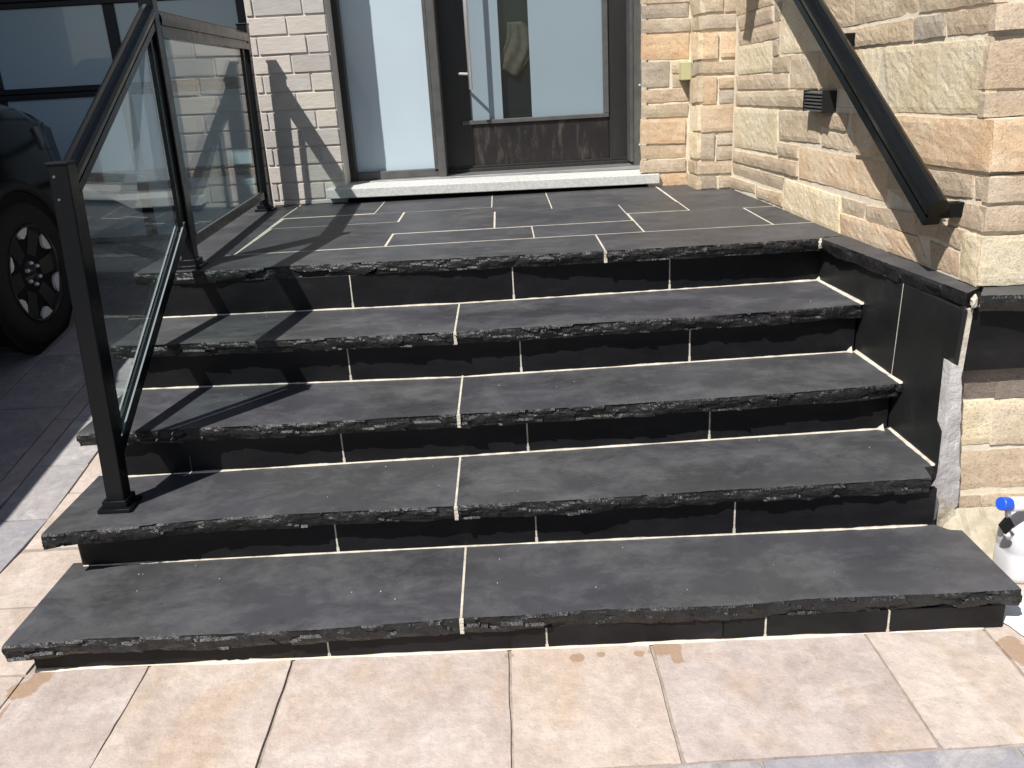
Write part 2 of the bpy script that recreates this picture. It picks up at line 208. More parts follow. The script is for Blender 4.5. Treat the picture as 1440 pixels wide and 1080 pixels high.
def add_spots(m, c):
    """drops of rusty water spilt along the foot of the steps"""
    acc = None; nz = m.noise(26, 5, 0.6, rnd=False)
    for cx, cy, rx, ry in SPOTS:
        a = m.n('ShaderNodeVectorMath', operation='SUBTRACT'); a.inputs[1].default_value = (cx, cy, 0); m.L(m.geo.outputs['Position'], a.inputs[0])
        b = m.n('ShaderNodeVectorMath', operation='MULTIPLY'); b.inputs[1].default_value = (1/rx, 1/ry, 0); m.L(a.outputs[0], b.inputs[0])
        l = m.n('ShaderNodeVectorMath', operation='LENGTH'); m.L(b.outputs[0], l.inputs[0])
        d = m.n('ShaderNodeMath', operation='MULTIPLY_ADD'); d.inputs[1].default_value = 1.7; m.L(nz, d.inputs[0]); m.L(l.outputs['Value'], d.inputs[2])
        r = m.n('ShaderNodeMapRange'); r.inputs[1].default_value = 1.9; r.inputs[2].default_value = 1.74; m.L(d.outputs[0], r.inputs[0])
        if acc is None: acc = r.outputs[0]
        else:
            x = m.n('ShaderNodeMath', operation='MAXIMUM'); m.L(acc, x.inputs[0]); m.L(r.outputs[0], x.inputs[1]); acc = x.outputs[0]
    f = m.n('ShaderNodeMath', operation='MULTIPLY'); f.inputs[1].default_value = 0.85; m.L(acc, f.inputs[0])
    return m.mix(c, (0.33, 0.22, 0.145), f.outputs[0])
def mat_paver(name, stops, blot, rel=0.004, spots=False):
    m = Mat(name, 0.78, spec=0.3)
    a = m.ramp(m.noise(3.1, 6, 0.6, dist=0.8), stops)
    hue = m.ramp(m.rnd(), [(0.0, (1.0, 0.985, 0.96)), (0.35, (1.0, 0.95, 0.9)), (0.7, (0.93, 0.9, 0.92)), (1.0, (0.9, 0.88, 0.87))])
    a = m.mix(a, hue, 1.0, 'MULTIPLY')
    st = m.ramp(m.noise(2.4, 7, 0.7, sc=(1.3, 0.7, 1), dist=1.2), [(0.51, 0.0), (0.72, 0.75)])
    wh = m.ramp(m.noise(5, 7, 0.72, dist=0.8), [(0.53, 0.0), (0.72, 0.6)])
    a = m.mix(a, blot, st)
    a = m.mix(a, (0.64, 0.6, 0.555), wh)
    gr = m.ramp(m.noise(3.3, 7, 0.7, sc=(0.8, 1.3, 1)), [(0.54, 0.0), (0.74, 0.4)])
    a = m.mix(a, (0.42, 0.385, 0.38), gr)
    po = m.ramp(m.noise(160, 4, 0.7), [(0.33, 0.76), (0.43, 1.0)])
    a = m.mix(a, po, 1.0, 'MULTIPLY')
    f = m.ramp(m.noise(26, 6, 0.7), [(0.36, 0.82), (0.6, 1.0)])
    a = m.mix(a, f, 1.0, 'MULTIPLY')
    if spots: a = add_spots(m, a)
    m.color(a)
    m.bump(m.noise(9, 6, 0.6), rel*2, 0.6); m.bump(m.noise(55, 5, 0.65), rel, 0.6)
    return m
M_PAVER = mat_paver('sandstone_paver', [(0.25, (0.41, 0.35, 0.32)), (0.5, (0.53, 0.465, 0.425)), (0.75, (0.6, 0.55, 0.51))], (0.46, 0.34, 0.24), 0.004, True)
M_BORDER = mat_paver('grey_border_paver', [(0.25, (0.27, 0.275, 0.30)), (0.5, (0.34, 0.34, 0.37)), (0.75, (0.41, 0.41, 0.43))], (0.29, 0.28, 0.33), 0.003)
M_DRIVE = mat_paver('driveway_paver', [(0.25, (0.27, 0.245, 0.245)), (0.5, (0.36, 0.325, 0.325)), (0.75, (0.43, 0.385, 0.375))], (0.27, 0.255, 0.28), 0.003)
m = Mat('paver_joint_sand', 0.95, spec=0.1)
m.color(m.ramp(m.noise(40, 4, 0.6, rnd=False), [(0.3, (0.24, 0.205, 0.175)), (0.7, (0.38, 0.33, 0.285))])); M_SAND = m
m = Mat('soil_and_asphalt', 0.95, spec=0.1)
m.color(m.ramp(m.noise(0.6, 6, 0.6, rnd=False), [(0.3, (0.10, 0.10, 0.10)), (0.7, (0.17, 0.165, 0.16))])); M_GROUND = m
def mat_stone(name, c1, c2, c3, relief=0.004):
    m = Mat(name, 0.9, spec=0.15)
    a = m.ramp(m.noise(4.5, 6, 0.6, dist=0.6), [(0.3, c1), (0.5, c2), (0.72, c3)])
    sp = m.ramp(m.noise(120, 5, 0.75), [(0.34, 0.62), (0.5, 1.0)])
    a = m.mix(a, sp, 1.0, 'MULTIPLY')
    v = m.ramp(m.rnd(), [(0.0, (0.9, 0.91, 0.92)), (0.5, (1, 1, 1)), (1.0, (1.0, 0.96, 0.92))])
    a = m.mix(a, v, 1.0, 'MULTIPLY')
    m.color(a); m.bump(m.noise(42, 7, 0.75), relief*1.3, 0.6); m.bump(m.noise(170, 5, 0.75), relief*0.8, 0.9)
    return m
STONE = {
 'c': mat_stone('cream_stone', (0.7, 0.58, 0.39), (0.79, 0.68, 0.49), (0.83, 0.745, 0.585)),
 'b': mat_stone('beige_stone', (0.51, 0.41, 0.29), (0.61, 0.505, 0.37), (0.7, 0.605, 0.47)),
 'p': mat_stone('tan_stone', (0.5, 0.39, 0.28), (0.59, 0.475, 0.355), (0.67, 0.57, 0.44)),
 't': mat_stone('tan_grey_stone', (0.42, 0.35, 0.275), (0.5, 0.43, 0.345), (0.58, 0.515, 0.43)),
 'o': mat_stone('peach_stone', (0.63, 0.44, 0.28), (0.7, 0.54, 0.375), (0.77, 0.665, 0.51)),
 's': mat_stone('stained_stone', (0.16, 0.13, 0.105), (0.25, 0.21, 0.18), (0.33, 0.29, 0.255)),
}
m = Mat('pale_mortar', 0.92, spec=0.15)
m.color(m.ramp(m.noise(25, 5, 0.6, rnd=False), [(0.3, (0.6, 0.53, 0.42)), (0.7, (0.74, 0.68, 0.56))]))
m.bump(m.noise(90, 4, 0.6, rnd=False), 0.003, 0.8); M_MORTAR = m
m = Mat('grey_cement', 0.93, spec=0.15)
m.color(m.ramp(m.noise(14, 6, 0.7, rnd=False), [(0.3, (0.44, 0.42, 0.42)), (0.55, (0.58, 0.56, 0.56)), (0.8, (0.68, 0.66, 0.65))]))
m.bump(m.noise(60, 6, 0.7, rnd=False), 0.006, 0.9); M_CEMENT = m
m = Mat('footing_concrete', 0.93, spec=0.15)
m.color(m.ramp(m.noise(9, 6, 0.7, rnd=False), [(0.3, (0.34, 0.3, 0.23)), (0.55, (0.48, 0.43, 0.34)), (0.8, (0.62, 0.58, 0.48))]))
m.bump(m.noise(40, 6, 0.7, rnd=False), 0.008, 0.9); M_FOOT = m
m = Mat('white_cement_dust', 0.95, spec=0.1); m.color(m.ramp(m.noise(14, 5, 0.6, rnd=False), [(0.3, (0.74, 0.73, 0.71)), (0.7, (0.84, 0.83, 0.81))])); M_WHITE = m
m = Mat('grey_brick', 0.85, spec=0.25)
a = m.ramp(m.rnd(), [(0.0, (0.42, 0.395, 0.37)), (0.3, (0.475, 0.455, 0.43)), (0.6, (0.51, 0.465, 0.435)), (0.85, (0.55, 0.52, 0.45)), (1.0, (0.57, 0.51, 0.48))])
a = m.mix(a, m.ramp(m.noise(12, 5, 0.6, sc=(1, 1, 3)), [(0.3, 0.86), (0.7, 1.0)]), 1.0, 'MULTIPLY')
m.color(a); m.bump(m.noise(60, 5, 0.6, sc=(0.5, 1, 1.6)), 0.0025, 0.8); M_BRICK = m
m = Mat('brick_mortar', 0.95, spec=0.1); m.color(m.ramp(m.noise(30, 4, 0.6, rnd=False), [(0.3, (0.46, 0.44, 0.42)), (0.7, (0.58, 0.55, 0.52))])); M_BMORT = m
m = Mat('sill_precast', 0.9, spec=0.2); m.color(m.ramp(m.noise(60, 4, 0.7), [(0.3, (0.4, 0.41, 0.41)), (0.6, (0.55, 0.56, 0.55)), (0.8, (0.62, 0.62, 0.61))])); m.bump(m.noise(150, 4, 0.7), 0.002, 0.7); M_SILL = m
m = Mat('black_rail_paint', 0.22, spec=0.22); m.color((0.0055, 0.0066, 0.0078)); m.rough(m.ramp(m.noise(18, 4, 0.6), [(0.3, 0.18), (0.7, 0.3)])); M_RAIL = m
m = Mat('door_bronze_paint', 0.38, spec=0.45)
m.color(m.ramp(m.noise(6, 5, 0.6, sc=(2.5, 2.5, 0.5)), [(0.3, (0.015, 0.0145, 0.0145)), (0.7, (0.025, 0.0242, 0.0238))])); M_DOOR = m
m = Mat('weathered_kick_panel', 0.45, spec=0.4)
nA = m.noise(16, 6, 0.7, sc=(1.6, 1, 0.35), rnd=False)
a = m.ramp(m.noise(5, 4, 0.6, rnd=False), [(0.35, (0.011, 0.0095, 0.0095)), (0.7, (0.02, 0.016, 0.0155))])
m.color(m.mix(a, (0.14, 0.13, 0.11), m.ramp(nA, [(0.52, 0.0), (0.78, 0.6)]))); M_KICK = m
m = Mat('frame_grey_metal', 0.42, metal=0.0, spec=0.5); m.color(m.ramp(m.noise(14, 4, 0.6), [(0.3, (0.06, 0.061, 0.061)), (0.7, (0.095, 0.096, 0.095))])); M_FRAME = m
m = Mat('threshold_aluminium', 0.4, metal=0.75); m.color(m.ramp(m.noise(20, 5, 0.6, sc=(0.4, 2, 2)), [(0.3, (0.3, 0.3, 0.3)), (0.7, (0.5, 0.5, 0.5))])); M_ALU = m
m = Mat('brushed_steel', 0.38, metal=0.5); m.color((0.75, 0.75, 0.76)); M_STEEL = m
m = Mat('frosted_glass', 0.28, spec=0.5); m.color(m.ramp(m.noise(1.5, 3, 0.5, rnd=False), [(0.3, (0.43, 0.52, 0.59)), (0.7, (0.48, 0.57, 0.64))])); m.b.inputs['Coat Weight'].default_value = 1.0; m.b.inputs['Coat Roughness'].default_value = 0.03; M_FROST = m
m = Mat('door_frosted_glass', 0.28, spec=0.5); m.color((0.215, 0.275, 0.325)); m.b.inputs['Coat Weight'].default_value = 1.0; m.b.inputs['Coat Roughness'].default_value = 0.02; M_FROST2 = m
m = Mat('dark_clear_glass', 0.03, spec=0.6); m.color((0.018, 0.02, 0.026)); M_DARKGLASS = m
m = Mat('garage_glass', 0.2, spec=0.5); m.color(m.ramp(m.noise(0.8, 3, 0.5, rnd=False), [(0.3, (0.38, 0.5, 0.58)), (0.7, (0.46, 0.58, 0.65))])); m.b.inputs['Coat Weight'].default_value = 1.0; m.b.inputs['Coat Roughness'].default_value = 0.02; M_GGLASS = m
m = Mat('garage_frame_paint', 0.4, spec=0.4); m.color((0.014, 0.014, 0.018)); M_GFRAME = m
m = Mat('car_paint_black', 0.16, spec=0.35); m.color((0.004, 0.004, 0.0045)); M_CAR = m
m = Mat('car_black_plastic', 0.6, spec=0.3); m.color((0.012, 0.012, 0.012)); m.bump(m.noise(200, 3, 0.5), 0.001, 0.5); M_PLASTIC = m
m = Mat('tyre_rubber', 0.75, spec=0.25); m.color((0.013, 0.013, 0.013)); M_TYRE = m
m = Mat('alloy_dark', 0.3, metal=0.3); m.color((0.012, 0.012, 0.013)); M_ALLOYD = m
m = Mat('alloy_machined', 0.4, metal=0.2); m.color((0.68, 0.68, 0.7)); M_ALLOY = m
m = Mat('headlamp_lens', 0.08, spec=0.6); m.color((0.06, 0.065, 0.075)); M_LAMP = m
m = Mat('beige_plastic', 0.6, spec=0.3); m.color((0.47, 0.45, 0.26)); M_BEIGE = m
m = Mat('white_jug_plastic', 0.45, spec=0.4); m.color((0.6, 0.61, 0.64)); m.b.inputs['Subsurface Weight'].default_value = 0.15; M_JUG = m
m = Mat('blue_plastic', 0.4, spec=0.4); m.color((0.02, 0.1, 0.62)); M_BLUE = m
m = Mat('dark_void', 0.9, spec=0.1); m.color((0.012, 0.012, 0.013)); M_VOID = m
m = Mat('damp_stain', 0.7, spec=0.3)
m.color(m.ramp(m.noise(18, 5, 0.6, rnd=False), [(0.3, (0.3, 0.19, 0.115)), (0.7, (0.42, 0.3, 0.2))])); M_STAIN = m
m = Mat('house_stucco', 0.9, spec=0.2); m.color(m.ramp(m.noise(4, 5, 0.6), [(0.3, (0.34, 0.32, 0.3)), (0.7, (0.42, 0.4, 0.37))])); M_STUCCO = m
def mat_glass():
    m = bpy.data.materials.new('clear_railing_glass'); m.use_nodes = True; t = m.node_tree
    for n in list(t.nodes): t.nodes.remove(n)
    out = t.nodes.new('ShaderNodeOutputMaterial'); mx = t.nodes.new('ShaderNodeMixShader')
    tr = t.nodes.new('ShaderNodeBsdfTransparent'); tr.inputs[0].default_value = (0.86, 0.915, 0.9, 1)
    gl = t.nodes.new('ShaderNodeBsdfGlossy'); gl.inputs['Roughness'].default_value = 0.0
    gl.inputs['Color'].default_value = (1, 1, 1, 1)
    fr = t.nodes.new('ShaderNodeFresnel'); geo = t.nodes.new('ShaderNodeNewGeometry')
    mr = t.nodes.new('ShaderNodeMapRange')              # inside faces: no total reflection for the unbent ray
    mr.inputs[3].default_value = 1.52; mr.inputs[4].default_value = 1/1.52
    t.links.new(geo.outputs['Backfacing'], mr.inputs[0]); t.links.new(mr.outputs[0], fr.inputs['IOR'])
    t.links.new(fr.outputs[0], mx.inputs[0]); t.links.new(tr.outputs[0], mx.inputs[1]); t.links.new(gl.outputs[0], mx.inputs[2])
    t.links.new(mx.outputs[0], out.inputs[0]); return m
M_GLASS = mat_glass()

# ------------------------------------------------------------------ ground, walkway, driveway
def G(x, y):
    """ground height: level by the steps, the driveway climbs to the garage"""
    if x > -0.945: return 0.0
    return 0.15*max(0.0, y-0.8)
bm = bmesh.new()
R_ = 260
for a, b, c, d in (((-R_, -R_), (R_, -R_), (R_, 60), (-R_, 60)),):
    bm.faces.new([bm.verts.new((p[0], p[1], -0.06)) for p in (a, b, c, d)])
obj('ground', bm, M_GROUND, kind='structure')
def paver(name, xs, ys, mat, parent, th=0.06, gap=0.0035, zoff=0.0, bev=0.003):
    """one paving stone with a worn edge, lying on the ground surface"""
    (x0, x1), (y0, y1) = xs, ys
    j = lambda: random.uniform(-0.0025, 0.0025)
    P = [(x0+gap+j(), y0+gap+j()), (x1-gap+j(), y0+gap+j()), (x1-gap+j(), y1-gap+j()), (x0+gap+j(), y1-gap+j())]
    dz = random.uniform(-0.002, 0.002)+zoff
    if x0 > -1.35 and y0 < 0.5:                             # near ones get a worn, slightly wandering outline
        Q = []; sd = random.uniform(0, 50)
        for a, b in zip(P, P[1:]+P[:1]):
            n_ = 14; dx, dy = b[0]-a[0], b[1]-a[1]; ln = math.hypot(dx, dy)
            for i in range(n_):
                t = i/n_; e = 0.0022*noise.noise(Vector((a[0]+dx*t+sd, a[1]+dy*t, 1))*14)+0.0022*min(0, noise.noise(Vector((a[0]+dx*t+sd, a[1]+dy*t, 5))*38)+0.25)
                if i == 0: e = 0; q = (a[0]+(b[0]-a[0])*0.006, a[1]+(b[1]-a[1])*0.006)
                else: q = (a[0]+dx*t, a[1]+dy*t)
                Q.append((q[0]+dy/ln*e, q[1]-dx/ln*e))
        P = Q
    bm = bmesh.new()
    hexa(bm, [(x, y, G(x, y)-th) for x, y in P], [(x, y, G(x, y)+dz) for x, y in P])
    top = [e for e in bm.edges if all(v.co.z > G(v.co.x, v.co.y)-th*0.5 for v in e.verts)]
    bmesh.ops.bevel(bm, geom=top, offset=bev, segments=2, profile=0.6, affect='EDGES')
    return obj(name, bm, mat, parent)
walk = bpy.data.objects.new('walkway', None); COL.objects.link(walk); walk['kind'] = 'structure'
bm = bmesh.new()
box(bm, -0.95, 3.0, -1.3, 0.46, -0.05, -0.006)
obj('joint_sand', bm, M_SAND, walk)
bm = bmesh.new()
N = 12
for i in range(N):                                            # bed under the sloping strip beside the steps
    y0 = -1.3+i*(4.4/N); y1 = y0+4.4/N
    bm.faces.new([bm.verts.new((x, y, G(-2, y)-0.007)) for x, y in ((-1.31, y0), (-0.9, y0), (-0.9, y1), (-1.31, y1))])
obj('joint_sand', bm, M_SAND, walk)
XJ = [-0.945, -0.61, -0.213, 0.375, 0.758, 1.333, 1.648, 2.05, 2.5, 3.0]
for a, b in zip(XJ, XJ[1:]): paver('paver', (a, b), (-0.40, 0.06), M_PAVER, walk)
for a, b in zip(XJ[6:], XJ[7:]): paver('paver', (a, b), (0.06, 0.48), M_PAVER, walk)
XB = [-0.945, -0.66, -0.2, 0.42, 0.93, 1.5, 2.0, 2.5, 3.0]
for a, b in zip(XB, XB[1:]): paver('border_paver', (a, b), (-0.63, -0.40), M_BORDER, walk)
for a, b in zip([-0.95, -0.5, 0.1, 0.6, 1.2, 1.8, 2.4], [-0.5, 0.1, 0.6, 1.2, 1.8, 2.4, 3.0]): paver('paver', (a, b), (-1.25, -0.63), M_PAVER, walk)
YL = [-0.40, 0.04, 0.37, 0.715, 1.08, 1.5, 1.95, 2.4, 2.85]
for a, b in zip(YL, YL[1:]): paver('paver', (-1.31, -0.945), (a, b), M_PAVER, walk)
paver('paver', (-1.31, -0.945), (-1.25, -0.40), M_PAVER, walk)
drive = bpy.data.objects.new('driveway', None); COL.objects.link(drive); drive['kind'] = 'structure'
bm = bmesh.new()
for i in range(24):
    y0 = -3.0+i*0.3; y1 = y0+0.3
    bm.faces.new([bm.verts.new((x, y, G(-2, y)-0.007)) for x, y in ((-5.6, y0), (-1.31, y0), (-1.31, y1), (-5.6, y1))])
obj('joint_sand', bm, M_SAND, drive)
ye = -3.04
while ye < 4.0:
    l = 0.36; paver('border_paver', (-1.53, -1.31), (ye, min(ye+l, 4.1)), M_BORDER, drive); ye += l
ye = -3.2
while ye < 4.0:
    l = 0.54; paver('driveway_paver', (-1.625, -1.53), (ye, min(ye+l, 4.1)), M_DRIVE, drive); ye += l
rows = [-1.625, -1.98, -2.3, -2.58, -3.0, -3.42, -3.84, -4.26, -4.68, -5.1, -5.5]
for k, (b, a) in enumerate(zip(rows, rows[1:])):
    ye = -3.0-(k % 2)*0.2
    while ye < 4.0:
        l = random.choice((0.4, 0.55, 0.62)); paver('driveway_paver', (a, b), (max(ye, -3), min(ye+l, 4.1)), M_DRIVE, drive); ye += l
def blob(cx, cy, rx, ry, seed, z, n=26, drip=0.0):
    bm = bmesh.new(); P = []
    for i in range(n):
        a = 2*math.pi*i/n
        r = 1+0.32*noise.noise(Vector((math.cos(a)*1.3+seed*7.1, math.sin(a)*1.3, seed)))+0.12*noise.noise(Vector((math.cos(a)*4, math.sin(a)*4, seed*3)))
        x = cx+rx*r*math.cos(a); y = cy+ry*r*math.sin(a)
        if math.sin(a) < 0: y -= drip*abs(noise.noise(Vector((x*40, seed, 0))))
        P.append((x, y, z))
    bm.faces.new([bm.verts.new(p) for p in P]); return bm
# ------------------------------------------------------------------ the front steps
Z = {1: 0.117, 2: 0.286, 3: 0.4585, 4: 0.6389, 5: 0.8185}
TH = 0.047
ZL = Z[5]
SF = {int(k): v for k, v in DATA['slabfront'].items()}
SB = {int(k): v for k, v in DATA['slabback'].items()}
steps = thing('front_steps', 'black stone front steps with five treads, cream joints and a paved landing', 'steps', (0.35, 0.8, 0))
P_ = steps
def S(name, bm, mat, smooth=False):
    o = obj(name, bm, mat, P_, smooth=smooth); o.matrix_parent_inverse = P_.matrix_world.inverted(); return o
def facet(x, t, seed, fx=13, ft=2.2):
    p = noise.voronoi(Vector((x*fx+seed*5.3, t*ft, seed)))[1][0]
    h = noise.noise(p*7.31+Vector((seed, 3, 1))); tx = noise.noise(p*5.17+Vector((2, seed, 9))); tt = noise.noise(p*6.7+Vector((8, 1, seed)))
    return h*0.9+(x*fx+seed*5.3-p.x)*tx*1.1+(t*ft-p.y)*tt*0.55
def rock_rows(z0, z1, x, yf, seed, nrow=6, amp=0.009):
    """split face: points from the top arris down to the bottom arris"""
    out = []
    for j in range(nrow+1):
        t = j/nrow; z = lerp(z1, z0, t)
        bulge = -0.004*math.sin(math.pi*min(1, t*1.15))
        sc = noise.noise(Vector((x*7+seed*3.3, z*9, seed)))
        cell = noise.voronoi(Vector((x*16+seed*5, z*30, seed)))[0][0]
        d = amp*(0.4*fbm(x*22+seed*9, z*30, seed, 4)+0.6*sc+1.35*facet(x, t, seed, 10, 1.8)+0.26*facet(x, t, seed+3, 26, 3.2))+bulge
        if j == 0: d = 0.0025*fbm(x*40, seed, 2.0, 3)+0.35*amp*max(0, facet(x, 0.1, seed)-0.1)
        if t > 0.8: d += 0.006*(t-0.8)*5*max(0, noise.noise(Vector((x*9, seed, 5)))+0.4)
        zz = z+(0.004*noise.noise(Vector((x*13, seed*2, 1.0))) if j == nrow else 0)-(0.002*abs(fbm(x*50, seed, 7, 2)) if j == 0 else 0)
        out.append((x+0.002*noise.noise(Vector((z*60, x*30, seed))), yf+d, zz))
    return out
def slab(name, front, backf, x0, x1, z1, th, seed, right_pts=None, rough_left=False, amp=0.009):
    """natural stone slab with a sawn top and a hand-split front"""
    n = max(12, int((x1-x0)/0.006))
    top = bmesh.new(); fr = bmesh.new()
    F = [bm_ for bm_ in [rock_rows(z1-th, z1, lerp(x0, x1, i/n), poly_at(front, lerp(x0, x1, i/n)), seed, 8, amp) for i in range(n+1)]]
    bk_ = [(lerp(x0, x1, i/n), backf(lerp(x0, x1, i/n))) for i in range(n+1)]
    # split front (own mesh: it looks different)
    V = [[fr.verts.new(p) for p in r] for r in F]
    for a, b in zip(V, V[1:]):
        for j in range(len(a)-1): fr.faces.new((a[j], a[j+1], b[j+1], b[j]))
    # sawn body
    tf = [top.verts.new(r[0]) for r in F]; tb = [top.verts.new((x, y, z1)) for x, y in bk_]
    bf = [top.verts.new(r[-1]) for r in F]; bb = [top.verts.new((x, y, z1-th)) for x, y in bk_]
    tm = [top.verts.new((r[0][0], min(r[0][1]+0.009, b_[1]-0.002), z1)) for r, b_ in zip(F, bk_)]
    for i in range(n):
        top.faces.new((tf[i], tf[i+1], tm[i+1], tm[i])); top.faces.new((tm[i], tm[i+1], tb[i+1], tb[i])); top.faces.new((bf[i+1], bf[i], bb[i], bb[i+1]))
        top.faces.new((tb[i], tb[i+1], bb[i+1], bb[i]))
    for k in (0, n):
        mids = [top.verts.new(p) for p in F[k][1:-1]]
        loop = [tf[k]]+mids+[bf[k], bb[k], tb[k], tm[k]]
        top.faces.new(loop if k == 0 else loop[::-1])
    if right_pts:
        pass
    s = S(name, top, M_TREAD)
    f = obj('split_front', fr, M_ROCK, s)
    return s
JX = {1: 0.252, 2: 0.236, 3: 0.244, 4: 0.232, 5: 0.797}
RB = {}                                                     # riser face y as a function of x
for k in range(2, 6):
    pl = [p for p in SB[k-1]] if k != 2 else [SB[1][1], SB[1][2], SB[1][3], SB[1][4]]
    RB[k] = (lambda pl: (lambda x: poly_at(pl, x)))(pl)
RB[1] = lambda x: 0.06-0.017*(x+0.93)
XL = {1: -0.965, 2: -0.966, 3: -0.98, 4: -0.985, 5: -1.012}
XR = {1: 1.735, 2: 1.69, 3: 1.675, 4: 1.66, 5: 1.71}
SF[2] = SF[2]+[[1.641, 0.3495], [1.6425, 0.424], [1.72, 0.424]]
SF[5] = SF[5]+[[1.613, 1.3095], [1.6145, 1.338], [1.72, 1.338]]
for k in range(1, 6):
    if k == 1:
        back = lambda x: poly_at(SB[1], x) if x > 1.66 else RB[2](x)+0.02
    elif k < 5: back = (lambda k: lambda x: RB[k+1](x)+0.02)(k)
    else: back = lambda x: 1.640+0.004*math.sin(x)
    slab('tread_slab', SF[k], back, XL[k], JX[k]-0.0022, Z[k], TH, k*1.7)
    slab('tread_slab', SF[k], back, JX[k]+0.0022, XR[k], Z[k], TH, k*2.9+20)
    # cream joint between the two slabs
    bm = bmesh.new(); yf = poly_at(SF[k], JX[k]); yb = back(JX[k])
    n = 14
    for i in range(n):
        a = lerp(yf+0.001, yb, i/n); b = lerp(yf+0.001, yb, (i+1)/n)
        box(bm, JX[k]-0.0032+0.0012*noise.noise(Vector((i, k, 0))), JX[k]+0.0032+0.0016*noise.noise(Vector((i, k, 4))), a, b, Z[k]-0.02, Z[k]+0.0012)
    for i in range(4):
        box(bm, JX[k]-0.005, JX[k]+0.005+0.002*random.random(), yf-0.006-0.003*random.random(), yf+0.02, Z[k]-TH*(i+1)/4.2, Z[k]-TH*i/4.2-0.001)
    S('grout_joint', bm, M_GROUT)
# riser tiles, cream grout behind the joints, bead along the foot
RJ = {1: [-0.925, -0.116, 0.477, 0.952, 1.065, 1.393, 1.70], 2: [-0.925, -0.139, 0.469, 1.068, 1.668], 3: [-0.93, -0.147, 0.461, 1.064, 1.66], 4: [-0.935, -0.157, 0.455, 1.059, 1.655], 5: [-0.94, -0.182, 0.444, 1.052, 1.65]}
for k in range(1, 6):
    zb = 0.0 if k == 1 else Z[k-1]; zt = Z[k]-TH; J = RJ[k]
    for i, (a, b) in enumerate(zip(J, J[1:])):
        ga = 0.0 if i == 0 else 0.0022; gb = 0.0 if i == len(J)-2 else 0.0022
        if k == 1 and abs(a-0.952) < 1e-6: ga = 0.001
        if k == 1 and abs(b-0.952) < 1e-6: gb = 0.001
        x0, x1 = a+ga, b-gb; f = RB[k]
        bm = bmesh.new()
        hexa(bm, [(x0, f(x0), zb+0.002), (x1, f(x1), zb+0.002), (x1, f(x1)+0.02, zb+0.002), (x0, f(x0)+0.02, zb+0.002)],
             [(x0, f(x0)+0.001, zt-0.0005), (x1, f(x1)+0.001, zt-0.0005), (x1, f(x1)+0.02, zt-0.0005), (x0, f(x0)+0.02, zt-0.0005)])
        bevel(bm, 0.0012); S('riser_tile', bm, M_RISER)
    for x in J[1:-1]:
        if abs(x-0.952) < 1e-6: continue
        bm = bmesh.new(); y = RB[k](x); wd = 0.0022
        nseg = 6
        for q in range(nseg):
            z0 = lerp(zb, zt-0.002, q/nseg); z1 = lerp(zb, zt-0.002, (q+1)/nseg)
            wz = wd+0.002*max(0, 1-q*0.9)
            box(bm, x-wz, x+wz, y-0.0006, y+0.01, z0, z1)
        S('grout_joint', bm, M_GROUT)
    if True:                                                # bead where the riser meets the tread below
        bm = bmesh.new(); n = 150; pr = None
        for i in range(n+1):
            x = lerp(J[0], min(J[-1], 1.65), i/n); y = RB[k](x)
            g = 0.72+0.7*noise.noise(Vector((x*6, k, 0)))+0.35*noise.noise(Vector((x*30, k, 3)))
            if k == 1: g = 0.75+1.5*max(-0.5, noise.noise(Vector((x*4, 3, 0))))+0.7*noise.noise(Vector((x*13, 5, 0)))
            if k == 2: g *= 0.55+0.9*max(0.1, noise.noise(Vector((x*3.1, 7, 0)))+0.45)
            d = 0.007*max(0.25, g); h = 0.0055*max(0.3, g)
            c = [bm.verts.new((x, y-d, zb-0.0005)), bm.verts.new((x, y-d*0.8, zb+h*0.35)), bm.verts.new((x, y+0.001, zb+h)), bm.verts.new((x, y+0.003, zb-0.0005))]
            if pr:
                for q in range(3): bm.faces.new((pr[q], pr[q+1], c[q+1], c[q]))
            else: bm.faces.new(c)
            pr = c
        bm.faces.new(pr[::-1]); S('grout_bead', bm, M_GROUT if k > 1 else M_MORTAR, smooth=True)
# mortar fillets in the inner corners beside the cheek panels
for k in (3, 4, 5):
    bm = bmesh.new(); y = RB[k](1.63); z = Z[k-1]; x = 1.645
    v = [bm.verts.new(p) for p in ((x, y-0.02, z), (x-0.022, y-0.002, z), (x, y-0.002, z+0.02), (x+0.004, y+0.004, z-0.002))]
    for f in ((0, 1, 2), (0, 2, 3), (1, 3, 2), (0, 3, 1)): bm.faces.new([v[i] for i in f])
    bmesh.ops.subdivide_edges(bm, edges=bm.edges[:], cuts=3, use_grid_fill=True)
    for q in bm.verts: q.co += Vector((0.002*noise.noise(q.co*60), 0.003*noise.noise(q.co*50+Vector((9, 0, 0))), 0.003*noise.noise(q.co*55+Vector((0, 9, 0)))))
    S('grout_fillet', bm, M_GROUT)
    # bead up the panel beside each tread
    bm = bmesh.new(); pr = None
    yf = max(0.425, poly_at(SF[k-1], 1.63))
    for i in range(41):
        yy = lerp(yf+0.002, y, i/40); fz = (z-0.262)/(ZL-TH-0.262); xx = lerp(lerp(1.681, 1.645, (yy-0.42)/0.95), lerp(1.706, 1.640, (yy-0.42)/0.95), fz)+0.001; d = 0.006+0.004*noise.noise(Vector((yy*25, k, 1)))
        c = [bm.verts.new((xx-d-0.004, yy, z-0.0005)), bm.verts.new((xx-d*0.5, yy, z+0.003)), bm.verts.new((xx+0.002, yy, z+0.006+d*0.3)), bm.verts.new((xx+0.004, yy, z-0.0005))]
        if pr:
            for q in range(3): bm.faces.new((pr[q], pr[q+1], c[q+1], c[q]))
        else: bm.faces.new(c)
        pr = c
    bm.faces.new(pr[::-1]); S('grout_bead', bm, M_GROUT, smooth=True)
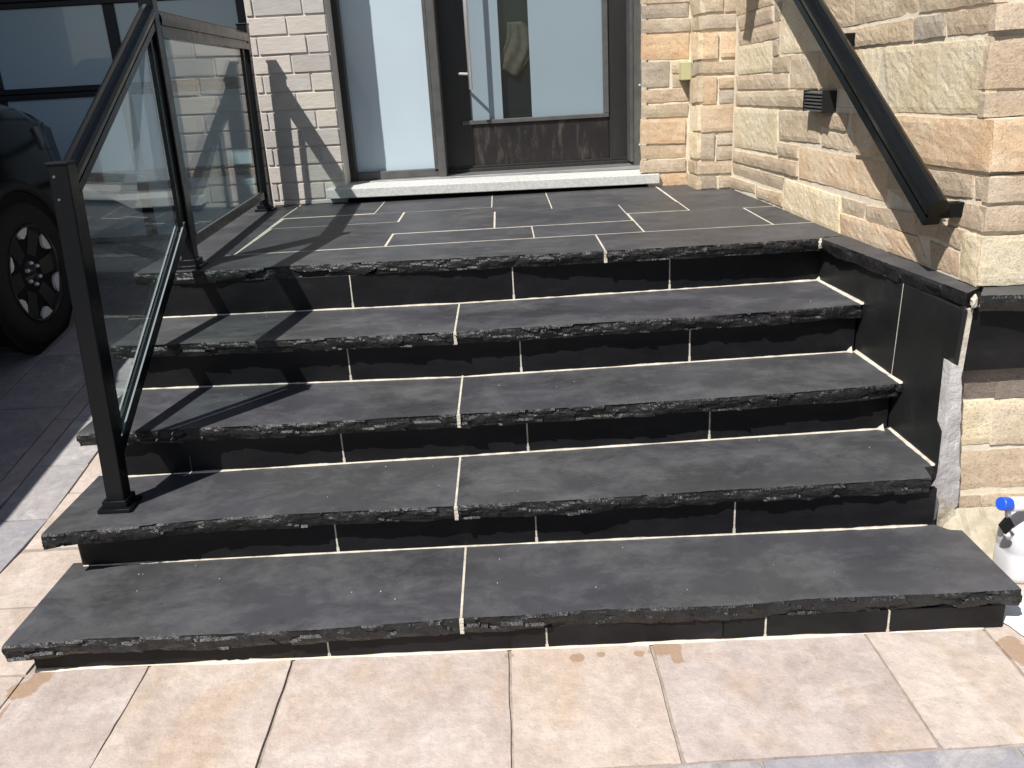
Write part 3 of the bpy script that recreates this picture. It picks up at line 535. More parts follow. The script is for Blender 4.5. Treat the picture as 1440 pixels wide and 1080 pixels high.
# core behind the tiles (hidden concrete), side cladding on the left
bm = bmesh.new()
for k in range(1, 6):
    y0 = {1: 0.09, 2: 0.43, 3: 0.75, 4: 1.07, 5: 1.41}[k]; y1 = 3.2 if k == 5 else {1: 0.43, 2: 0.75, 3: 1.07, 4: 1.41}[k]
    box(bm, -0.915+0.001*k, 1.62-0.002*k, y0, y1-0.001, -0.02, Z[k]-TH-0.004)
S('core', bm, M_FOOT)
for a, b in ((0.08, 0.75), (0.754, 1.41), (1.414, 2.25), (2.254, 3.1)):
    zt = {0.08: Z[1]-TH, 0.754: Z[3]-TH, 1.414: Z[5]-TH, 2.254: Z[5]-TH}[a]-0.002
    bm = bmesh.new(); box(bm, -0.938, -0.916, a, b, -0.02, zt); bevel(bm, 0.0015); S('side_tile', bm, M_RISER)
bm = bmesh.new(); box(bm, -0.937, -0.917, 0.42, 0.752, 0.08, Z[2]-TH-0.002); S('side_tile', bm, M_RISER)
bm = bmesh.new(); box(bm, -0.9365, -0.9165, 1.06, 1.412, Z[3]-0.04, Z[4]-TH-0.002); S('side_tile', bm, M_RISER)
# landing tiles
bm = bmesh.new(); box(bm, -0.742, 1.75, 1.64, 3.2, ZL-0.03, ZL-0.0008); S('grout_bed', bm, M_GROUT)
g = 0.0026
tiles = [  # x0,x1,y0,y1 from the joint lines
 (-0.735, -0.25, 2.60, 3.2), (-0.25, 0.36, 2.58, 3.2), (-0.715, -0.095, 2.28, 2.58), (-0.705, -0.08, 1.65, 2.28),
 (-0.09, 0.375, 1.945, 2.58), (-0.075, 0.543, 1.65, 1.935), (0.543, 0.999, 1.65, 1.94), (0.378, 0.995, 1.945, 2.42),
 (0.36, 0.663, 2.42, 3.2), (0.663, 1.283, 2.42, 3.2), (0.995, 1.288, 2.14, 2.42), (1.29, 1.75, 2.115, 3.2), (1.001, 1.535, 1.65, 2.135), (1.538, 1.75, 1.65, 2.11)]
for x0, x1, y0, y1 in tiles:
    bm = bmesh.new(); box(bm, x0+g, x1-g, y0+0.0045, y1-0.0045, ZL-0.025, ZL+random.uniform(0.0, 0.0008)); bevel(bm, 0.001)
    S('landing_tile', bm, M_LAND)
# left edge slabs under the railing
for a, b in ((1.646, 2.38), (2.386, 3.12)):
    bm = bmesh.new(); n = 60; rowsv = []
    for i in range(n+1):
        y = lerp(a, b, i/n); xin = lerp(-0.708, -0.748, (y-1.65)/1.4); xo = lerp(-1.012, -1.045, (y-1.65)/1.4)
        r = rock_rows(ZL-TH, ZL, y, 0, a+3, 4)
        rowsv.append([bm.verts.new((xin-g, y, ZL-TH)), bm.verts.new((xin-g, y, ZL))]+[bm.verts.new((xo+p[1], y, p[2])) for p in r])
    for A, B in zip(rowsv, rowsv[1:]):
        for q in range(len(A)): bm.faces.new((A[q], A[(q+1) % len(A)], B[(q+1) % len(A)], B[q]))
    bm.faces.new(rowsv[0][::-1]); bm.faces.new(rowsv[-1]); S('edge_slab', bm, M_LAND)
# cheek panels, coping along the stone wall
def panel(y0, y1):
    """slab of polished stone facing the treads, from y0 (near) to y1 (far)"""
    xb = lambda y: lerp(1.681, 1.645, (y-0.42)/0.95); xt = lambda y: lerp(1.706, 1.640, (y-0.42)/0.95)
    bm = bmesh.new()
    hexa(bm, [(xb(y0), y0, 0.262), (xb(y0)+0.012, y0, 0.262), (xb(y1)+0.012, y1, 0.262), (xb(y1), y1, 0.262)],
         [(xt(y0), y0, ZL-TH), (xt(y0)+0.012, y0, ZL-TH), (xt(y1)+0.012, y1, ZL-TH), (xt(y1), y1, ZL-TH)])
    bevel(bm, 0.0015); S('cheek_panel', bm, M_PANEL)
panel(0.42, 0.752); panel(0.756, 1.40)
bm = bmesh.new(); box(bm, 1.672, 1.70, 0.7515, 0.7565, 0.27, ZL-TH-0.002)
for v in bm.verts: v.co.x = lerp(1.6695, 1.6835, (v.co.z-0.27)/0.5)+(0.02 if v.co.x > 1.69 else 0)
S('grout_joint', bm, M_GROUT)
def coping(path_out, path_in, seed):
    """rock-faced coping along a polyline"""
    bm = bmesh.new(); rowsv = []
    n = 90
    for i in range(n+1):
        t = i/n; o0 = Vector(path_out[0]).lerp(Vector(path_out[1]), t); i0 = Vector(path_in[0]).lerp(Vector(path_in[1]), t)
        out = (o0-i0).normalized(); L = (Vector(path_out[1])-Vector(path_out[0])).length*t
        r = rock_rows(ZL-TH, ZL, L, 0, seed, 5, 0.006)
        rowsv.append([bm.verts.new((i0.x, i0.y, ZL-TH)), bm.verts.new((i0.x, i0.y, ZL))]+[bm.verts.new((o0.x-out.x*p[1], o0.y-out.y*p[1], p[2])) for p in r])
    for A, B in zip(rowsv, rowsv[1:]):
        m_ = len(A)
        for q in range(m_):
            bm.faces.new((A[q], A[(q+1) % m_], B[(q+1) % m_], B[q]))
    bm.faces.new(rowsv[0][::-1]); bm.faces.new(rowsv[-1])
    o = S('coping_slab', bm, M_LAND); o.data.materials.append(M_ROCK.m)
    for p in o.data.polygons:
        if abs(p.normal.z) < 0.75 and p.area < 0.01: p.material_index = 1
coping(((1.612, 1.306), (1.716, 0.432)), ((1.72, 1.33), (1.80, 0.50)), 3.3)
coping(((1.735, 0.396), (2.6, 0.28)), ((1.80, 0.50), (2.6, 0.50)), 8.1)
for cx, cy, zz in ((1.611, 1.305, ZL), (1.7245, 0.408, ZL)):   # mortar plugs at the coping corners
    bm = bmesh.new(); bmesh.ops.create_icosphere(bm, subdivisions=3, radius=1.0)
    for v in bm.verts:
        v.co = Vector((v.co.x*0.008, v.co.y*0.011, v.co.z*0.021))
        v.co += Vector((0.004*noise.noise(v.co*130+Vector((cx, 0, 0))), 0.004*noise.noise(v.co*110+Vector((0, cx, 4))), 0))+Vector((cx, cy, zz-0.019))
    S('grout_plug', bm, M_GROUT)
bm = bmesh.new(); box(bm, 1.735, 2.6, 0.43, 0.455, 0.583, ZL-TH-0.002); bevel(bm, 0.002); S('band_tile', bm, M_RISER)
bm = bmesh.new(); box(bm, 1.713, 1.736, 0.426, 0.46, 0.57, ZL-TH-0.002)
for v in bm.verts: v.co.x += -0.008 if v.co.z < 0.7 else 0
S('grout_joint', bm, M_GROUT)

rc = random.Random(3); bm = bmesh.new()
for q in range(34):
    k = rc.choice((1, 1, 1, 2, 2, 3, 4)); x = rc.uniform(-0.8, 1.6); y = lerp(poly_at(SF[k], x)+0.03, RB[k+1](x)-0.02, rc.random()**0.7)
    r = rc.uniform(0.0008, 0.002); c = Vector((x, y, Z[k]+r*0.5))
    t = bmesh.ops.create_icosphere(bm, subdivisions=1, radius=r)
    for v in t['verts']: v.co = Vector((v.co.x*rc.uniform(0.8, 1.5), v.co.y, v.co.z*0.7))+c
o = S('mortar_crumbs', bm, M_GROUT); o['kind'] = 'stuff'

# ------------------------------------------------------------------ stone walls
def stone(quad, nrm, mat, parent, proud=0.022, cell=0.017, rgh=0.0022, seed=0.0):
    """one split stone: a gridded face bulging from the wall between recessed joints"""
    TL, TR, BR, BL = [Vector(p) for p in quad]; n = Vector(nrm).normalized()
    wdt = ((TR-TL).length+(BR-BL).length)/2; hgt = ((TL-BL).length+(TR-BR).length)/2
    nu = max(4, min(26, int(wdt/cell))); nv = max(3, min(18, int(hgt/cell)))
    bm = bmesh.new(); grid = []
    pr = proud*random.uniform(0.7, 1.25); tl = (random.uniform(-.004, .004), random.uniform(-.005, .002))
    for j in range(nv+1):
        row = []
        for i in range(nu+1):
            u, v = i/nu, j/nv
            p = (TL*(1-u)+TR*u)*(1-v)+(BL*(1-u)+BR*u)*v
            e = min(min(u, 1-u)*wdt, min(v, 1-v)*hgt)
            k = min(1.0, e/0.004)
            h = pr*(0.86+0.14*math.sqrt(k))+rgh*(0.6+0.4*k)*(fbm(p.x*14+seed, p.y*14+p.z*3, p.z*14, 4)+0.8*fbm(p.x*45+seed, p.y*45, p.z*45, 3))+tl[0]*(i/nu-0.5)+tl[1]*(j/nv-0.5)
            w_ = Vector((noise.noise(p*30+Vector((seed, 0, 0))), noise.noise(p*30+Vector((0, seed, 5))), noise.noise(p*30+Vector((3, 0, seed)))))
            w_ -= n*w_.dot(n)
            row.append(bm.verts.new(p+n*h+w_*0.0034))
        grid.append(row)
    for j in range(nv):
        for i in range(nu): bm.faces.new((grid[j][i], grid[j][i+1], grid[j+1][i+1], grid[j+1][i]))
    ring = grid[0]+[grid[j][nu] for j in range(1, nv+1)]+[grid[nv][i] for i in range(nu-1, -1, -1)]+[grid[j][0] for j in range(nv-1, 0, -1)]
    back = [bm.verts.new(v.co-n*(pr+0.02)) for v in ring]
    q = len(ring)
    for i in range(q): bm.faces.new((ring[i], back[i], back[(i+1) % q], ring[(i+1) % q]))
    return obj('stone', bm, mat, parent, smooth=False)
wall = thing('stone_wall', 'beige split stone wall with mixed courses to the right of the steps', 'wall', (1.75, 1.6, 0))
def SW(q, n, c, proud=0.022, parent=wall):
    o = stone(q, n, STONE[c], parent, proud, seed=random.uniform(0, 90)); o.matrix_parent_inverse = parent.matrix_world.inverted(); return o
NS = (-1, -0.0571, 0); NF = (0, -1, 0)
def back_off(q, n, d): return [[p[i]-Vector(n).normalized()[i]*d for i in range(3)] for p in q]
for c, q in DATA['side']:
    q = [[p[0]-(0.0012 if p[1] > 2.6 else 0), p[1]+(0.04 if p[1] > 2.6 else 0), p[2]] for p in q]
    SW(back_off(q, NS, 0.016), NS, c, 0.017)
for c, q in DATA['front']:
    q = [[p[0]+(0.32 if p[0] > 1.775 and i in (1, 2) else 0), p[1], p[2]] for i, p in enumerate(q)]
    SW(back_off(q, NF, 0.012), NF, c, 0.014)
for c, q in DATA['low']:
    q = [[p[0]+(0.3 if p[0] > 1.83 and i in (1, 2) else 0), p[1], p[2]] for i, p in enumerate(q)]
    SW(back_off(q, NF, 0.017), NF, c, 0.017)
rs = random.Random(12)
for key in ('front', 'low'):                                # the courses go on to the right of the frame
    for c, q in DATA[key]:
        xr = q[1][0]
        if xr < 1.83: continue
        xr += 0.31; y = q[1][1]
        while xr < 2.8:
            x1 = min(2.85, xr+rs.uniform(0.16, 0.4)); z1, z0 = q[1][2], q[2][2]
            SW(back_off([(xr, y, z1), (x1, y, z1), (x1, y, z0), (xr, y, z0)], NF, 0.012), NF, rs.choice('bpcpb') if c != 's' else 's', 0.014); xr = x1+0.012
# mortar bed of that wall: a solid corner block behind the stones
bm = bmesh.new()
xs = lambda y: 1.634+(2.77-y)*0.0571+0.008
hexa(bm, [(xs(0.492), 0.492, 0.70), (2.9, 0.492, 0.70), (2.9, 3.4, 0.70), (xs(2.76), 2.76, 0.70)], [(xs(0.492), 0.492, 1.13), (2.9, 0.492, 1.13), (2.9, 3.4, 1.13), (xs(2.76), 2.76, 1.13)])
o = obj('mortar_bed', bm, M_MORTAR, wall); o.matrix_parent_inverse = wall.matrix_world.inverted()
bm = bmesh.new()
hexa(bm, [(xs(0.51), 0.51, 1.131), (2.9, 0.51, 1.131), (2.9, 3.4, 1.131), (xs(2.76), 2.76, 1.131)], [(xs(0.51), 0.51, 1.279), (2.9, 0.51, 1.279), (2.9, 3.4, 1.279), (xs(2.76), 2.76, 1.279)])
o = obj('mortar_bed', bm, M_MORTAR, wall); o.matrix_parent_inverse = wall.matrix_world.inverted()
bm = bmesh.new()
hexa(bm, [(xs(0.572), 0.572, 1.28), (2.9, 0.572, 1.28), (2.9, 3.4, 1.28), (xs(2.76), 2.76, 1.28)], [(xs(0.572), 0.572, 2.6), (2.9, 0.572, 2.6), (2.9, 3.4, 2.6), (xs(2.76), 2.76, 2.6)])
o = obj('mortar_bed', bm, M_MORTAR, wall); o.matrix_parent_inverse = wall.matrix_world.inverted()
bm = bmesh.new(); box(bm, 1.715, 2.9, 0.468, 0.9, -0.05, 0.699)
o = obj('mortar_bed', bm, M_MORTAR, wall); o.matrix_parent_inverse = wall.matrix_world.inverted()
# grey cement smear on the end of the cheek panel, concrete toe of the wall
def lumpy(name, P, nx, ny, n, amp, mat, parent, seed, thick=0.02):
    bm = bmesh.new(); TL, TR, BR, BL = [Vector(p) for p in P]; n = Vector(n); grid = []
    for j in range(ny+1):
        row = []
        for i in range(nx+1):
            u, v = i/nx, j/ny; p = (TL*(1-u)+TR*u)*(1-v)+(BL*(1-u)+BR*u)*v
            e = min(u, 1-u, v, 1-v)*2
            p = p+n*(amp*fbm(p.x*18+seed, p.y*18, p.z*18, 4)*min(1, e*3+0.25))
            if i == nx or (i == 0 and nx > 20): p = p+(TR-TL).normalized()*0.008*noise.noise(Vector((p.z*22, p.x*22, seed)))
            row.append(bm.verts.new(p))
        grid.append(row)
    for j in range(ny):
        for i in range(nx): bm.faces.new((grid[j][i], grid[j][i+1], grid[j+1][i+1], grid[j+1][i]))
    ring = grid[0]+[grid[j][nx] for j in range(1, ny+1)]+[grid[ny][i] for i in range(nx-1, -1, -1)]+[grid[j][0] for j in range(ny-1, 0, -1)]
    back = [bm.verts.new(v.co-n*thick) for v in ring]; q = len(ring)
    for i in range(q): bm.faces.new((ring[i], back[i], back[(i+1) % q], ring[(i+1) % q]))
    o = obj(name, bm, mat, parent); o.matrix_parent_inverse = parent.matrix_world.inverted(); return o
lumpy('cement_smear', [(1.686, 0.413, 0.617), (1.720, 0.414, 0.600), (1.785, 0.450, 0.13), (1.690, 0.408, 0.11)], 10, 30, (0, -1, 0), 0.0035, M_CEMENT, wall, 2.0, 0.045)
lumpy('concrete_toe', [(1.66, 0.452, 0.125), (2.9, 0.452, 0.10), (2.9, 0.25, -0.02), (1.66, 0.31, -0.02)], 60, 14, (0, -0.5, 0.86), 0.012, M_FOOT, wall, 6.0, 0.08)
lumpy('concrete_toe', [(1.70, 0.425, 0.20), (1.745, 0.44, 0.20), (1.78, 0.43, 0.06), (1.70, 0.40, 0.08)], 8, 12, (0, -1, 0), 0.008, M_FOOT, wall, 9.0, 0.05)
# stone beside the door: set-back strip, short return and the nearer strip
pier = thing('stone_pier', 'narrow stepped strip of beige stone between the door frame and the side wall', 'wall', (1.5, 2.9, ZL))
for key, n in (('pierA', (0, -1, 0)), ('pierR', (-1, 0, 0)), ('pierB', (0, -1, 0))):
    for c, q in DATA[key]:
        if key == 'pierB': q = [[p[0]+(0.02 if p[0] > 1.615 else 0), p[1], p[2]] for p in q]
        if key == 'pierA': q = [[p[0]-(0.02 if p[0] < 1.24 else 0), p[1], p[2]] for p in q]
        if key == 'pierR': q = [[p[0], max(p[1], 2.778), p[2]] for p in q]
        SW(back_off(q, n, 0.015 if key != 'pierR' else 0.004), n, c, 0.015 if key != 'pierR' else 0.007, pier)
bm = bmesh.new()
box(bm, 1.245, 1.473, 3.03, 3.5, 0.75, 2.6); box(bm, 1.4735, 2.2, 2.788, 3.49, 0.75, 2.6)
o = obj('mortar_bed', bm, M_MORTAR, pier); o.matrix_parent_inverse = pier.matrix_world.inverted()
# fill of the pier edge beside the door
# ------------------------------------------------------------------ grey brick pier between garage and door
bp = thing('brick_pier', 'pale grey brick pier between the garage and the glazed front door', 'wall', (-0.7, 3.08, ZL))
bm = bmesh.new(); box(bm, -0.893, -0.468, 3.0885, 3.5, 0.4, 2.9)
o = obj('mortar_bed', bm, M_BMORT, bp); o.matrix_parent_inverse = bp.matrix_world.inverted()
tops = []
zt = 2.78
while zt > 0.83: tops.append(zt); zt -= 0.0968
z_ref = 1.7138; sh = min((t-z_ref for t in tops), key=abs); tops = [t-sh for t in tops]
def brick(x0, x1, z0, z1):
    bm = bmesh.new(); d = random.uniform(-0.002, 0.002)
    z0 -= 0.0075*((x0+x1)/2+0.7); z1 -= 0.0075*((x0+x1)/2+0.7)
    box(bm, x0, x1, 3.08+d, 3.13, z0, z1); bevel(bm, 0.0025)
    for v in bm.verts: v.co.x += random.uniform(-.0012, .0012); v.co.z += random.uniform(-.001, .001)
    o = obj('brick', bm, M_BRICK, bp); o.matrix_parent_inverse = bp.matrix_world.inverted()
for r, zt in enumerate(tops):
    k = round((zt-1.7138)/0.0968)
    js = [-0.8509, -0.587] if k % 2 == 0 else [-0.682]
    if k % 2 == 1 and k != 1: js = [-0.682, -0.92]
    E = sorted([-0.893]+[j for j in js if -0.87 < j]+[-0.468])
    for a, b in zip(E, E[1:]): brick(a+0.005, b-0.005, max(zt-0.0865, ZL+0.004), zt)

# ------------------------------------------------------------------ door sill and entrance
sill = bmesh.new()
hexa(sill, [(-0.569, 3.0, 0.8535), (1.304, 3.0, 0.836), (1.304, 3.30, 0.836), (-0.569, 3.30, 0.8535)], [(-0.566, 3.0, 0.9055), (1.304, 3.0, 0.889), (1.304, 3.30, 0.894), (-0.566, 3.30, 0.91)])
bevel(sill, 0.004, 2)
tag(obj('door_sill', sill, M_SILL), 'long white precast concrete sill under the front door', 'sill')
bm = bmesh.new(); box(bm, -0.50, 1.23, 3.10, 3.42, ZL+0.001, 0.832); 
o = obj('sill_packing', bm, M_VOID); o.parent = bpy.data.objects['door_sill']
door = thing('entrance_door', 'dark front door with frosted panes and a frosted sidelight on its left', 'door', (0.4, 3.35, 0.9))
def D(name, x0, x1, y0, y1, z0, z1, mat, bev=0.003):
    o = boxo(name, x0, x1, y0, y1, z0, z1, mat, door, bev); o.matrix_parent_inverse = door.matrix_world.inverted(); return o
ZD = 3.0
D('frame_jamb', -0.475, -0.432, 3.27, 3.50, 0.905, ZD, M_DOOR)
D('frame_jamb', 1.205, 1.262, 3.28, 3.50, 0.905, ZD, M_FRAME)
D('frame_bead', 1.186, 1.206, 3.31, 3.48, 0.93, ZD, M_FRAME)
D('frame_head', -0.475, 1.262, 3.27, 3.50, ZD+0.001, ZD+0.07, M_DOOR)
D('mullion', 0.052, 0.1, 3.255, 3.50, 0.912, ZD, M_FRAME, 0.004)
D('mullion_bead', 0.028, 0.0495, 3.30, 3.345, 0.94, ZD, M_FRAME)
D('sidelight_glass', -0.45, 0.04, 3.34, 3.36, 0.955, ZD, M_FROST, 0.0)
D('sidelight_rail', -0.432, 0.0495, 3.30, 3.36, 0.914, 0.958, M_FRAME)
D('threshold', -0.47, 1.25, 3.23, 3.495, 0.897, 0.914, M_ALU)
D('threshold_strip', 0.1, 1.205, 3.415, 3.44, 0.9145, 0.934, M_DOOR)
def DL(name, x0, x1, y0, y1, z0, z1, mat, bev=0.003):
    k = 1.0094; q = lambda x: 0.43+(x-0.43)*k; r = lambda z: 1.472+(z-1.472)*k
    return D(name, q(x0), q(x1), y0+0.05, y1+0.05, r(z0), r(z1), mat, bev)
# the leaf: stiles, rails, kick panel, panes
DL('stile', 0.101, 0.262, 3.40, 3.45, 0.94, ZD, M_DOOR)
DL('stile', 1.073, 1.184, 3.40, 3.45, 0.94, ZD, M_DOOR)
DL('kick_panel', 0.263, 1.072, 3.402, 3.45, 0.95, 1.186, M_KICK)
DL('bottom_sweep', 0.101, 1.184, 3.392, 3.45, 0.936, 0.952, M_DOOR)
DL('glazing_bead', 0.205, 1.072, 3.388, 3.44, 1.188, 1.212, M_FRAME)
DL('glazing_bead', 1.040, 1.0725, 3.388, 3.44, 1.2125, ZD, M_FRAME)
DL('pane', 0.262, 0.448, 3.412, 3.425, 1.21, ZD, M_FROST2, 0)
DL('clear_strip', 0.4485, 0.619, 3.416, 3.422, 1.21, ZD, M_GLASS, 0)
DL('pane', 0.6195, 1.045, 3.412, 3.425, 1.21, ZD, M_FROST2, 0)
bm = bmesh.new(); lathe(bm, [(0.0, 0), (0.0125, 0.001), (0.0125, 1.3), (0.0, 1.301)], 14, 'Z', (0.27, 3.325, 1.385))
h = obj('pull_handle', bm, M_STEEL, door, smooth=True); h.matrix_parent_inverse = door.matrix_world.inverted()
bm = bmesh.new(); sweep(bm, [(0.008*math.cos(a*math.pi/5), 0.008*math.sin(a*math.pi/5)) for a in range(10)], (0.27, 3.325, 1.47), (0.205, 3.40, 1.475))
o = obj('standoff', bm, M_STEEL, h)
for zz in (1.03, 1.36):
    bm = bmesh.new(); lathe(bm, [(0.006, 0.0), (0.006, 0.004), (0.0, 0.005)], 10, 'Z'); bmesh.ops.rotate(bm, verts=bm.verts, matrix=Matrix.Rotation(math.pi/2, 3, 'X'))
    bmesh.ops.translate(bm, verts=bm.verts, vec=(1.235, 3.28, zz)); o = obj('screw_cap', bm, M_STEEL, door); o.matrix_parent_inverse = door.matrix_world.inverted()
D('interior_wall', -0.46, 1.25, 3.505, 3.52, 0.9, ZD, M_VOID, 0)

bag = thing('hanging_bag', 'beige cloth bag hanging inside behind the clear strip of the front door', 'bag', (0.54, 3.49, 1.45))
m = Mat('beige_canvas', 0.9, spec=0.15); m.color(m.ramp(m.noise(25, 4, 0.6), [(0.3, (0.06, 0.05, 0.044)), (0.7, (0.11, 0.09, 0.08))])); M_CANVAS = m
bm = bmesh.new(); gridb = []
for j in range(25):
    row = []
    for i in range(17):
        u, v = i/16, j/24; wd_ = lerp(0.045, 0.10, min(1, v*1.8)); x = 0.545+(u-0.5)*2*wd_+0.03*math.sin(v*4.0)-0.02*v; z = 1.74-0.27*v+(0.05*u-0.025+0.03*math.sin(u*7))*v
        row.append(bm.verts.new((x, 3.494-0.012*math.sin(u*math.pi)-0.006*math.sin(u*17+v*3), z)))
    gridb.append(row)
for j in range(24):
    for i in range(16): bm.faces.new((gridb[j][i], gridb[j][i+1], gridb[j+1][i+1], gridb[j+1][i]))
r_ = bmesh.ops.extrude_face_region(bm, geom=bm.faces[:]); bmesh.ops.translate(bm, verts=[v for v in r_['geom'] if isinstance(v, bmesh.types.BMVert)], vec=(0, 0.008, 0))
o = obj('cloth', bm, M_CANVAS, bag, smooth=True); o.matrix_parent_inverse = bag.matrix_world.inverted()
# ------------------------------------------------------------------ garage door and the wall over it
YG = 4.1
gar = thing('garage_door', 'dark framed garage door with big tinted glass panes behind the car', 'garage door', (-2.9, YG, 0.45))
def GD(name, x0, x1, y0, y1, z0, z1, mat, bev=0.004):
    o = boxo(name, x0, x1, y0, y1, z0, z1, mat, gar, bev); o.matrix_parent_inverse = gar.matrix_world.inverted(); return o
# height of a bar and place of a mullion measured on the plane y = YG
hb = [0.95, 1.49, 2.02, 2.56]; sx_ = [-1.215, -2.08, -2.95, -3.82, -4.69]

hb = [0.945, 1.50, 2.05, 2.60]; sx_ = [-1.21, -2.03, -2.85, -3.67, -4.49]
zlo = 0.50
GD('jamb', -1.21, -0.95, YG-0.02, YG+0.12, zlo-0.1, 2.75, M_GFRAME)
GD('jamb', -4.75, -4.49, YG-0.02, YG+0.12, zlo-0.1, 2.75, M_GFRAME)
lev = [zlo]+hb
for i, zc in enumerate(lev):
    GD('rail', -4.489, -1.211, YG, YG+0.05, zc-(0.036 if i else 0.0), zc-0.0015, M_GFRAME)
    if i < 4: GD('rail', -4.489, -1.211, YG, YG+0.05, zc+0.0015, zc+0.036, M_GFRAME)
for i in range(4):
    za, zb = lev[i]+0.0365, lev[i+1]-0.0365
    for xm in sx_[1:-1]: GD('stile', xm-0.036, xm+0.036, YG+0.001, YG+0.049, za, zb, M_GFRAME)
    for a, b in zip(sx_, sx_[1:]):
        GD('glass_pane', b+(0.036 if b != sx_[-1] else 0.0), a-(0.036 if a != sx_[0] else 0.0), YG+0.018, YG+0.028, za, zb, M_GGLASS, 0)
wing = tag(boxo('shade_wing', -8.5, -4.8, -1.3, 3.09, -0.05, 8.0, M_STUCCO, None, 0.01), 'unseen tall grey wing added beyond the driveway to shade the garage', 'house')  # unseen wing, added to keep the sun off the garage and apron
uw = tag(boxo('shade_upper_wall', -5.4, -0.952, 3.095, 4.4, 2.76, 5.2, M_STUCCO, None, 0.01), 'unseen grey upper wall added over the garage door opening for shade', 'wall')  # out of view, put in to shade the garage panes
sw_ = tag(boxo('side_wall', -5.4, -4.76, 3.0951, 4.4, 0.0, 2.758, M_STUCCO, None, 0.01), 'grey wall at the far left of the garage door', 'wall')
tag(boxo('back_wall', -4.755, 2.4, 4.45, 4.6, 0.0, 3.2, M_STUCCO, None, 0.0), 'plain inner wall behind the garage and the door', 'wall')

# ------------------------------------------------------------------ glass railing on the left
rail = thing('glass_railing', 'black metal railing with clear glass panels on the left of the steps', 'railing', (-0.8, 1.4, 0.286))
def RL(name, bm, mat=M_RAIL, parent=None, smooth=False):
    o = obj(name, bm, mat, parent or rail, smooth=smooth)
    if parent is None: o.matrix_parent_inverse = rail.matrix_world.inverted()
    return o
def post(bx, by, bz, tx, ty, tz, w=0.052):
    bm = bmesh.new(); h = w/2
    hexa(bm, [(bx-h, by-h, bz), (bx+h, by-h, bz), (bx+h, by+h, bz), (bx-h, by+h, bz)], [(tx-h, ty-h, tz), (tx+h, ty-h, tz), (tx+h, ty+h, tz), (tx-h, ty+h, tz)])
    bevel(bm, 0.004, 2); p = RL('post', bm)
    bm = bmesh.new(); box(bm, bx-0.05, bx+0.05, by-0.049, by+0.049, bz+0.0005, bz+0.013); bevel(bm, 0.003, 2); RL('base_plate', bm, parent=p)
    bm = bmesh.new(); box(bm, bx-0.037, bx+0.037, by-0.036, by+0.036, bz+0.0125, bz+0.034); bevel(bm, 0.003, 2); RL('base_collar', bm, parent=p)
    bm = bmesh.new(); box(bm, tx-h-0.003, tx+h+0.003, ty-h-0.003, ty+h+0.003, tz-0.002, tz+0.006); bevel(bm, 0.002, 2); RL('post_cap', bm, parent=p)
    return p
p1 = post(-0.797, 0.456, Z[2], -0.742, 0.456, 1.306, 0.054)
p2 = post(-0.812, 1.44, Z[5], -0.797, 1.44, 1.80)
p3 = post(-0.902, 2.945, Z[5], -0.880, 2.945, 1.775)
HR = [(-0.030, -0.012), (-0.033, 0.006), (-0.030, 0.022), (-0.020, 0.034), (-0.007, 0.040), (0.007, 0.040), (0.020, 0.034), (0.030, 0.022), (0.033, 0.006), (0.030, -0.012), (0.020, -0.014), (0.020, -0.022), (0.026, -0.024), (0.026, -0.052), (-0.026, -0.052), (-0.026, -0.024), (-0.020, -0.022), (-0.020, -0.014)]
slope = 0.583
zr = lambda y: 1.262+0.502*(y-0.484)
HS = [(u*0.82, v*0.82) for u, v in HR]
bm = bmesh.new(); sweep(bm, HS, (-0.748, 0.484, zr(0.484)), (-0.798, 1.425, zr(1.425))); RL('handrail', bm)
zr2 = 1.71
bm = bmesh.new(); sweep(bm, HR, (-0.80, 1.468, zr2), (-0.880, 2.918, zr2-0.006)); RL('handrail', bm)
BRP = [(-0.018, -0.018), (0.018, -0.018), (0.018, 0.020), (0.010, 0.020), (0.010, 0.008), (-0.010, 0.008), (-0.010, 0.020), (-0.018, 0.020)]
zb_ = lambda y: 0.545+0.575*(y-0.65)
bm = bmesh.new(); sweep(bm, BRP, (-0.792, 0.484, zb_(0.484)), (-0.810, 1.413, zb_(1.413))); RL('bottom_rail', bm)
bm = bmesh.new(); sweep(bm, BRP, (-0.811, 1.468, 0.912), (-0.902, 2.918, 0.906)); RL('bottom_rail', bm)
m = Mat('grey_lip_glint', 0.35, spec=0.5); m.color((0.3, 0.31, 0.33)); M_GLINT = m  # light grey strips: sun and sky glints on the rail lips, painted in
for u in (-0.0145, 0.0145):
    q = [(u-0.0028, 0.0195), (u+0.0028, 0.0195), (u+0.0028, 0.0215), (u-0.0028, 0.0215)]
    bm = bmesh.new(); sweep(bm, q, (-0.792, 0.486, zb_(0.486)), (-0.810, 1.411, zb_(1.411))); RL('lip_glint', bm, M_GLINT)
bm = bmesh.new(); sweep(bm, [(0.008, 0.0195), (0.012, 0.0195), (0.012, 0.024), (0.008, 0.024)], (-0.811, 1.52, 0.912), (-0.899, 2.83, 0.906)); RL('lip_glint', bm, M_GLINT)
def pane(P, th=0.008):
    bm = bmesh.new(); hexa(bm, [(x-th/2, y, z) for x, y, z in P], [(x+th/2, y, z) for x, y, z in P]); return RL('glass_pane', bm, M_GLASS)
pane([(-0.791, 0.535, zb_(0.535)+0.012), (-0.808, 1.375, zb_(1.375)+0.012), (-0.797, 1.375, zr(1.375)-0.035), (-0.752, 0.535, zr(0.535)-0.035)])
pane([(-0.812, 1.515, 0.922), (-0.897, 2.832, 0.916), (-0.877, 2.832, zr2-0.05), (-0.802, 1.515, zr2-0.046)])
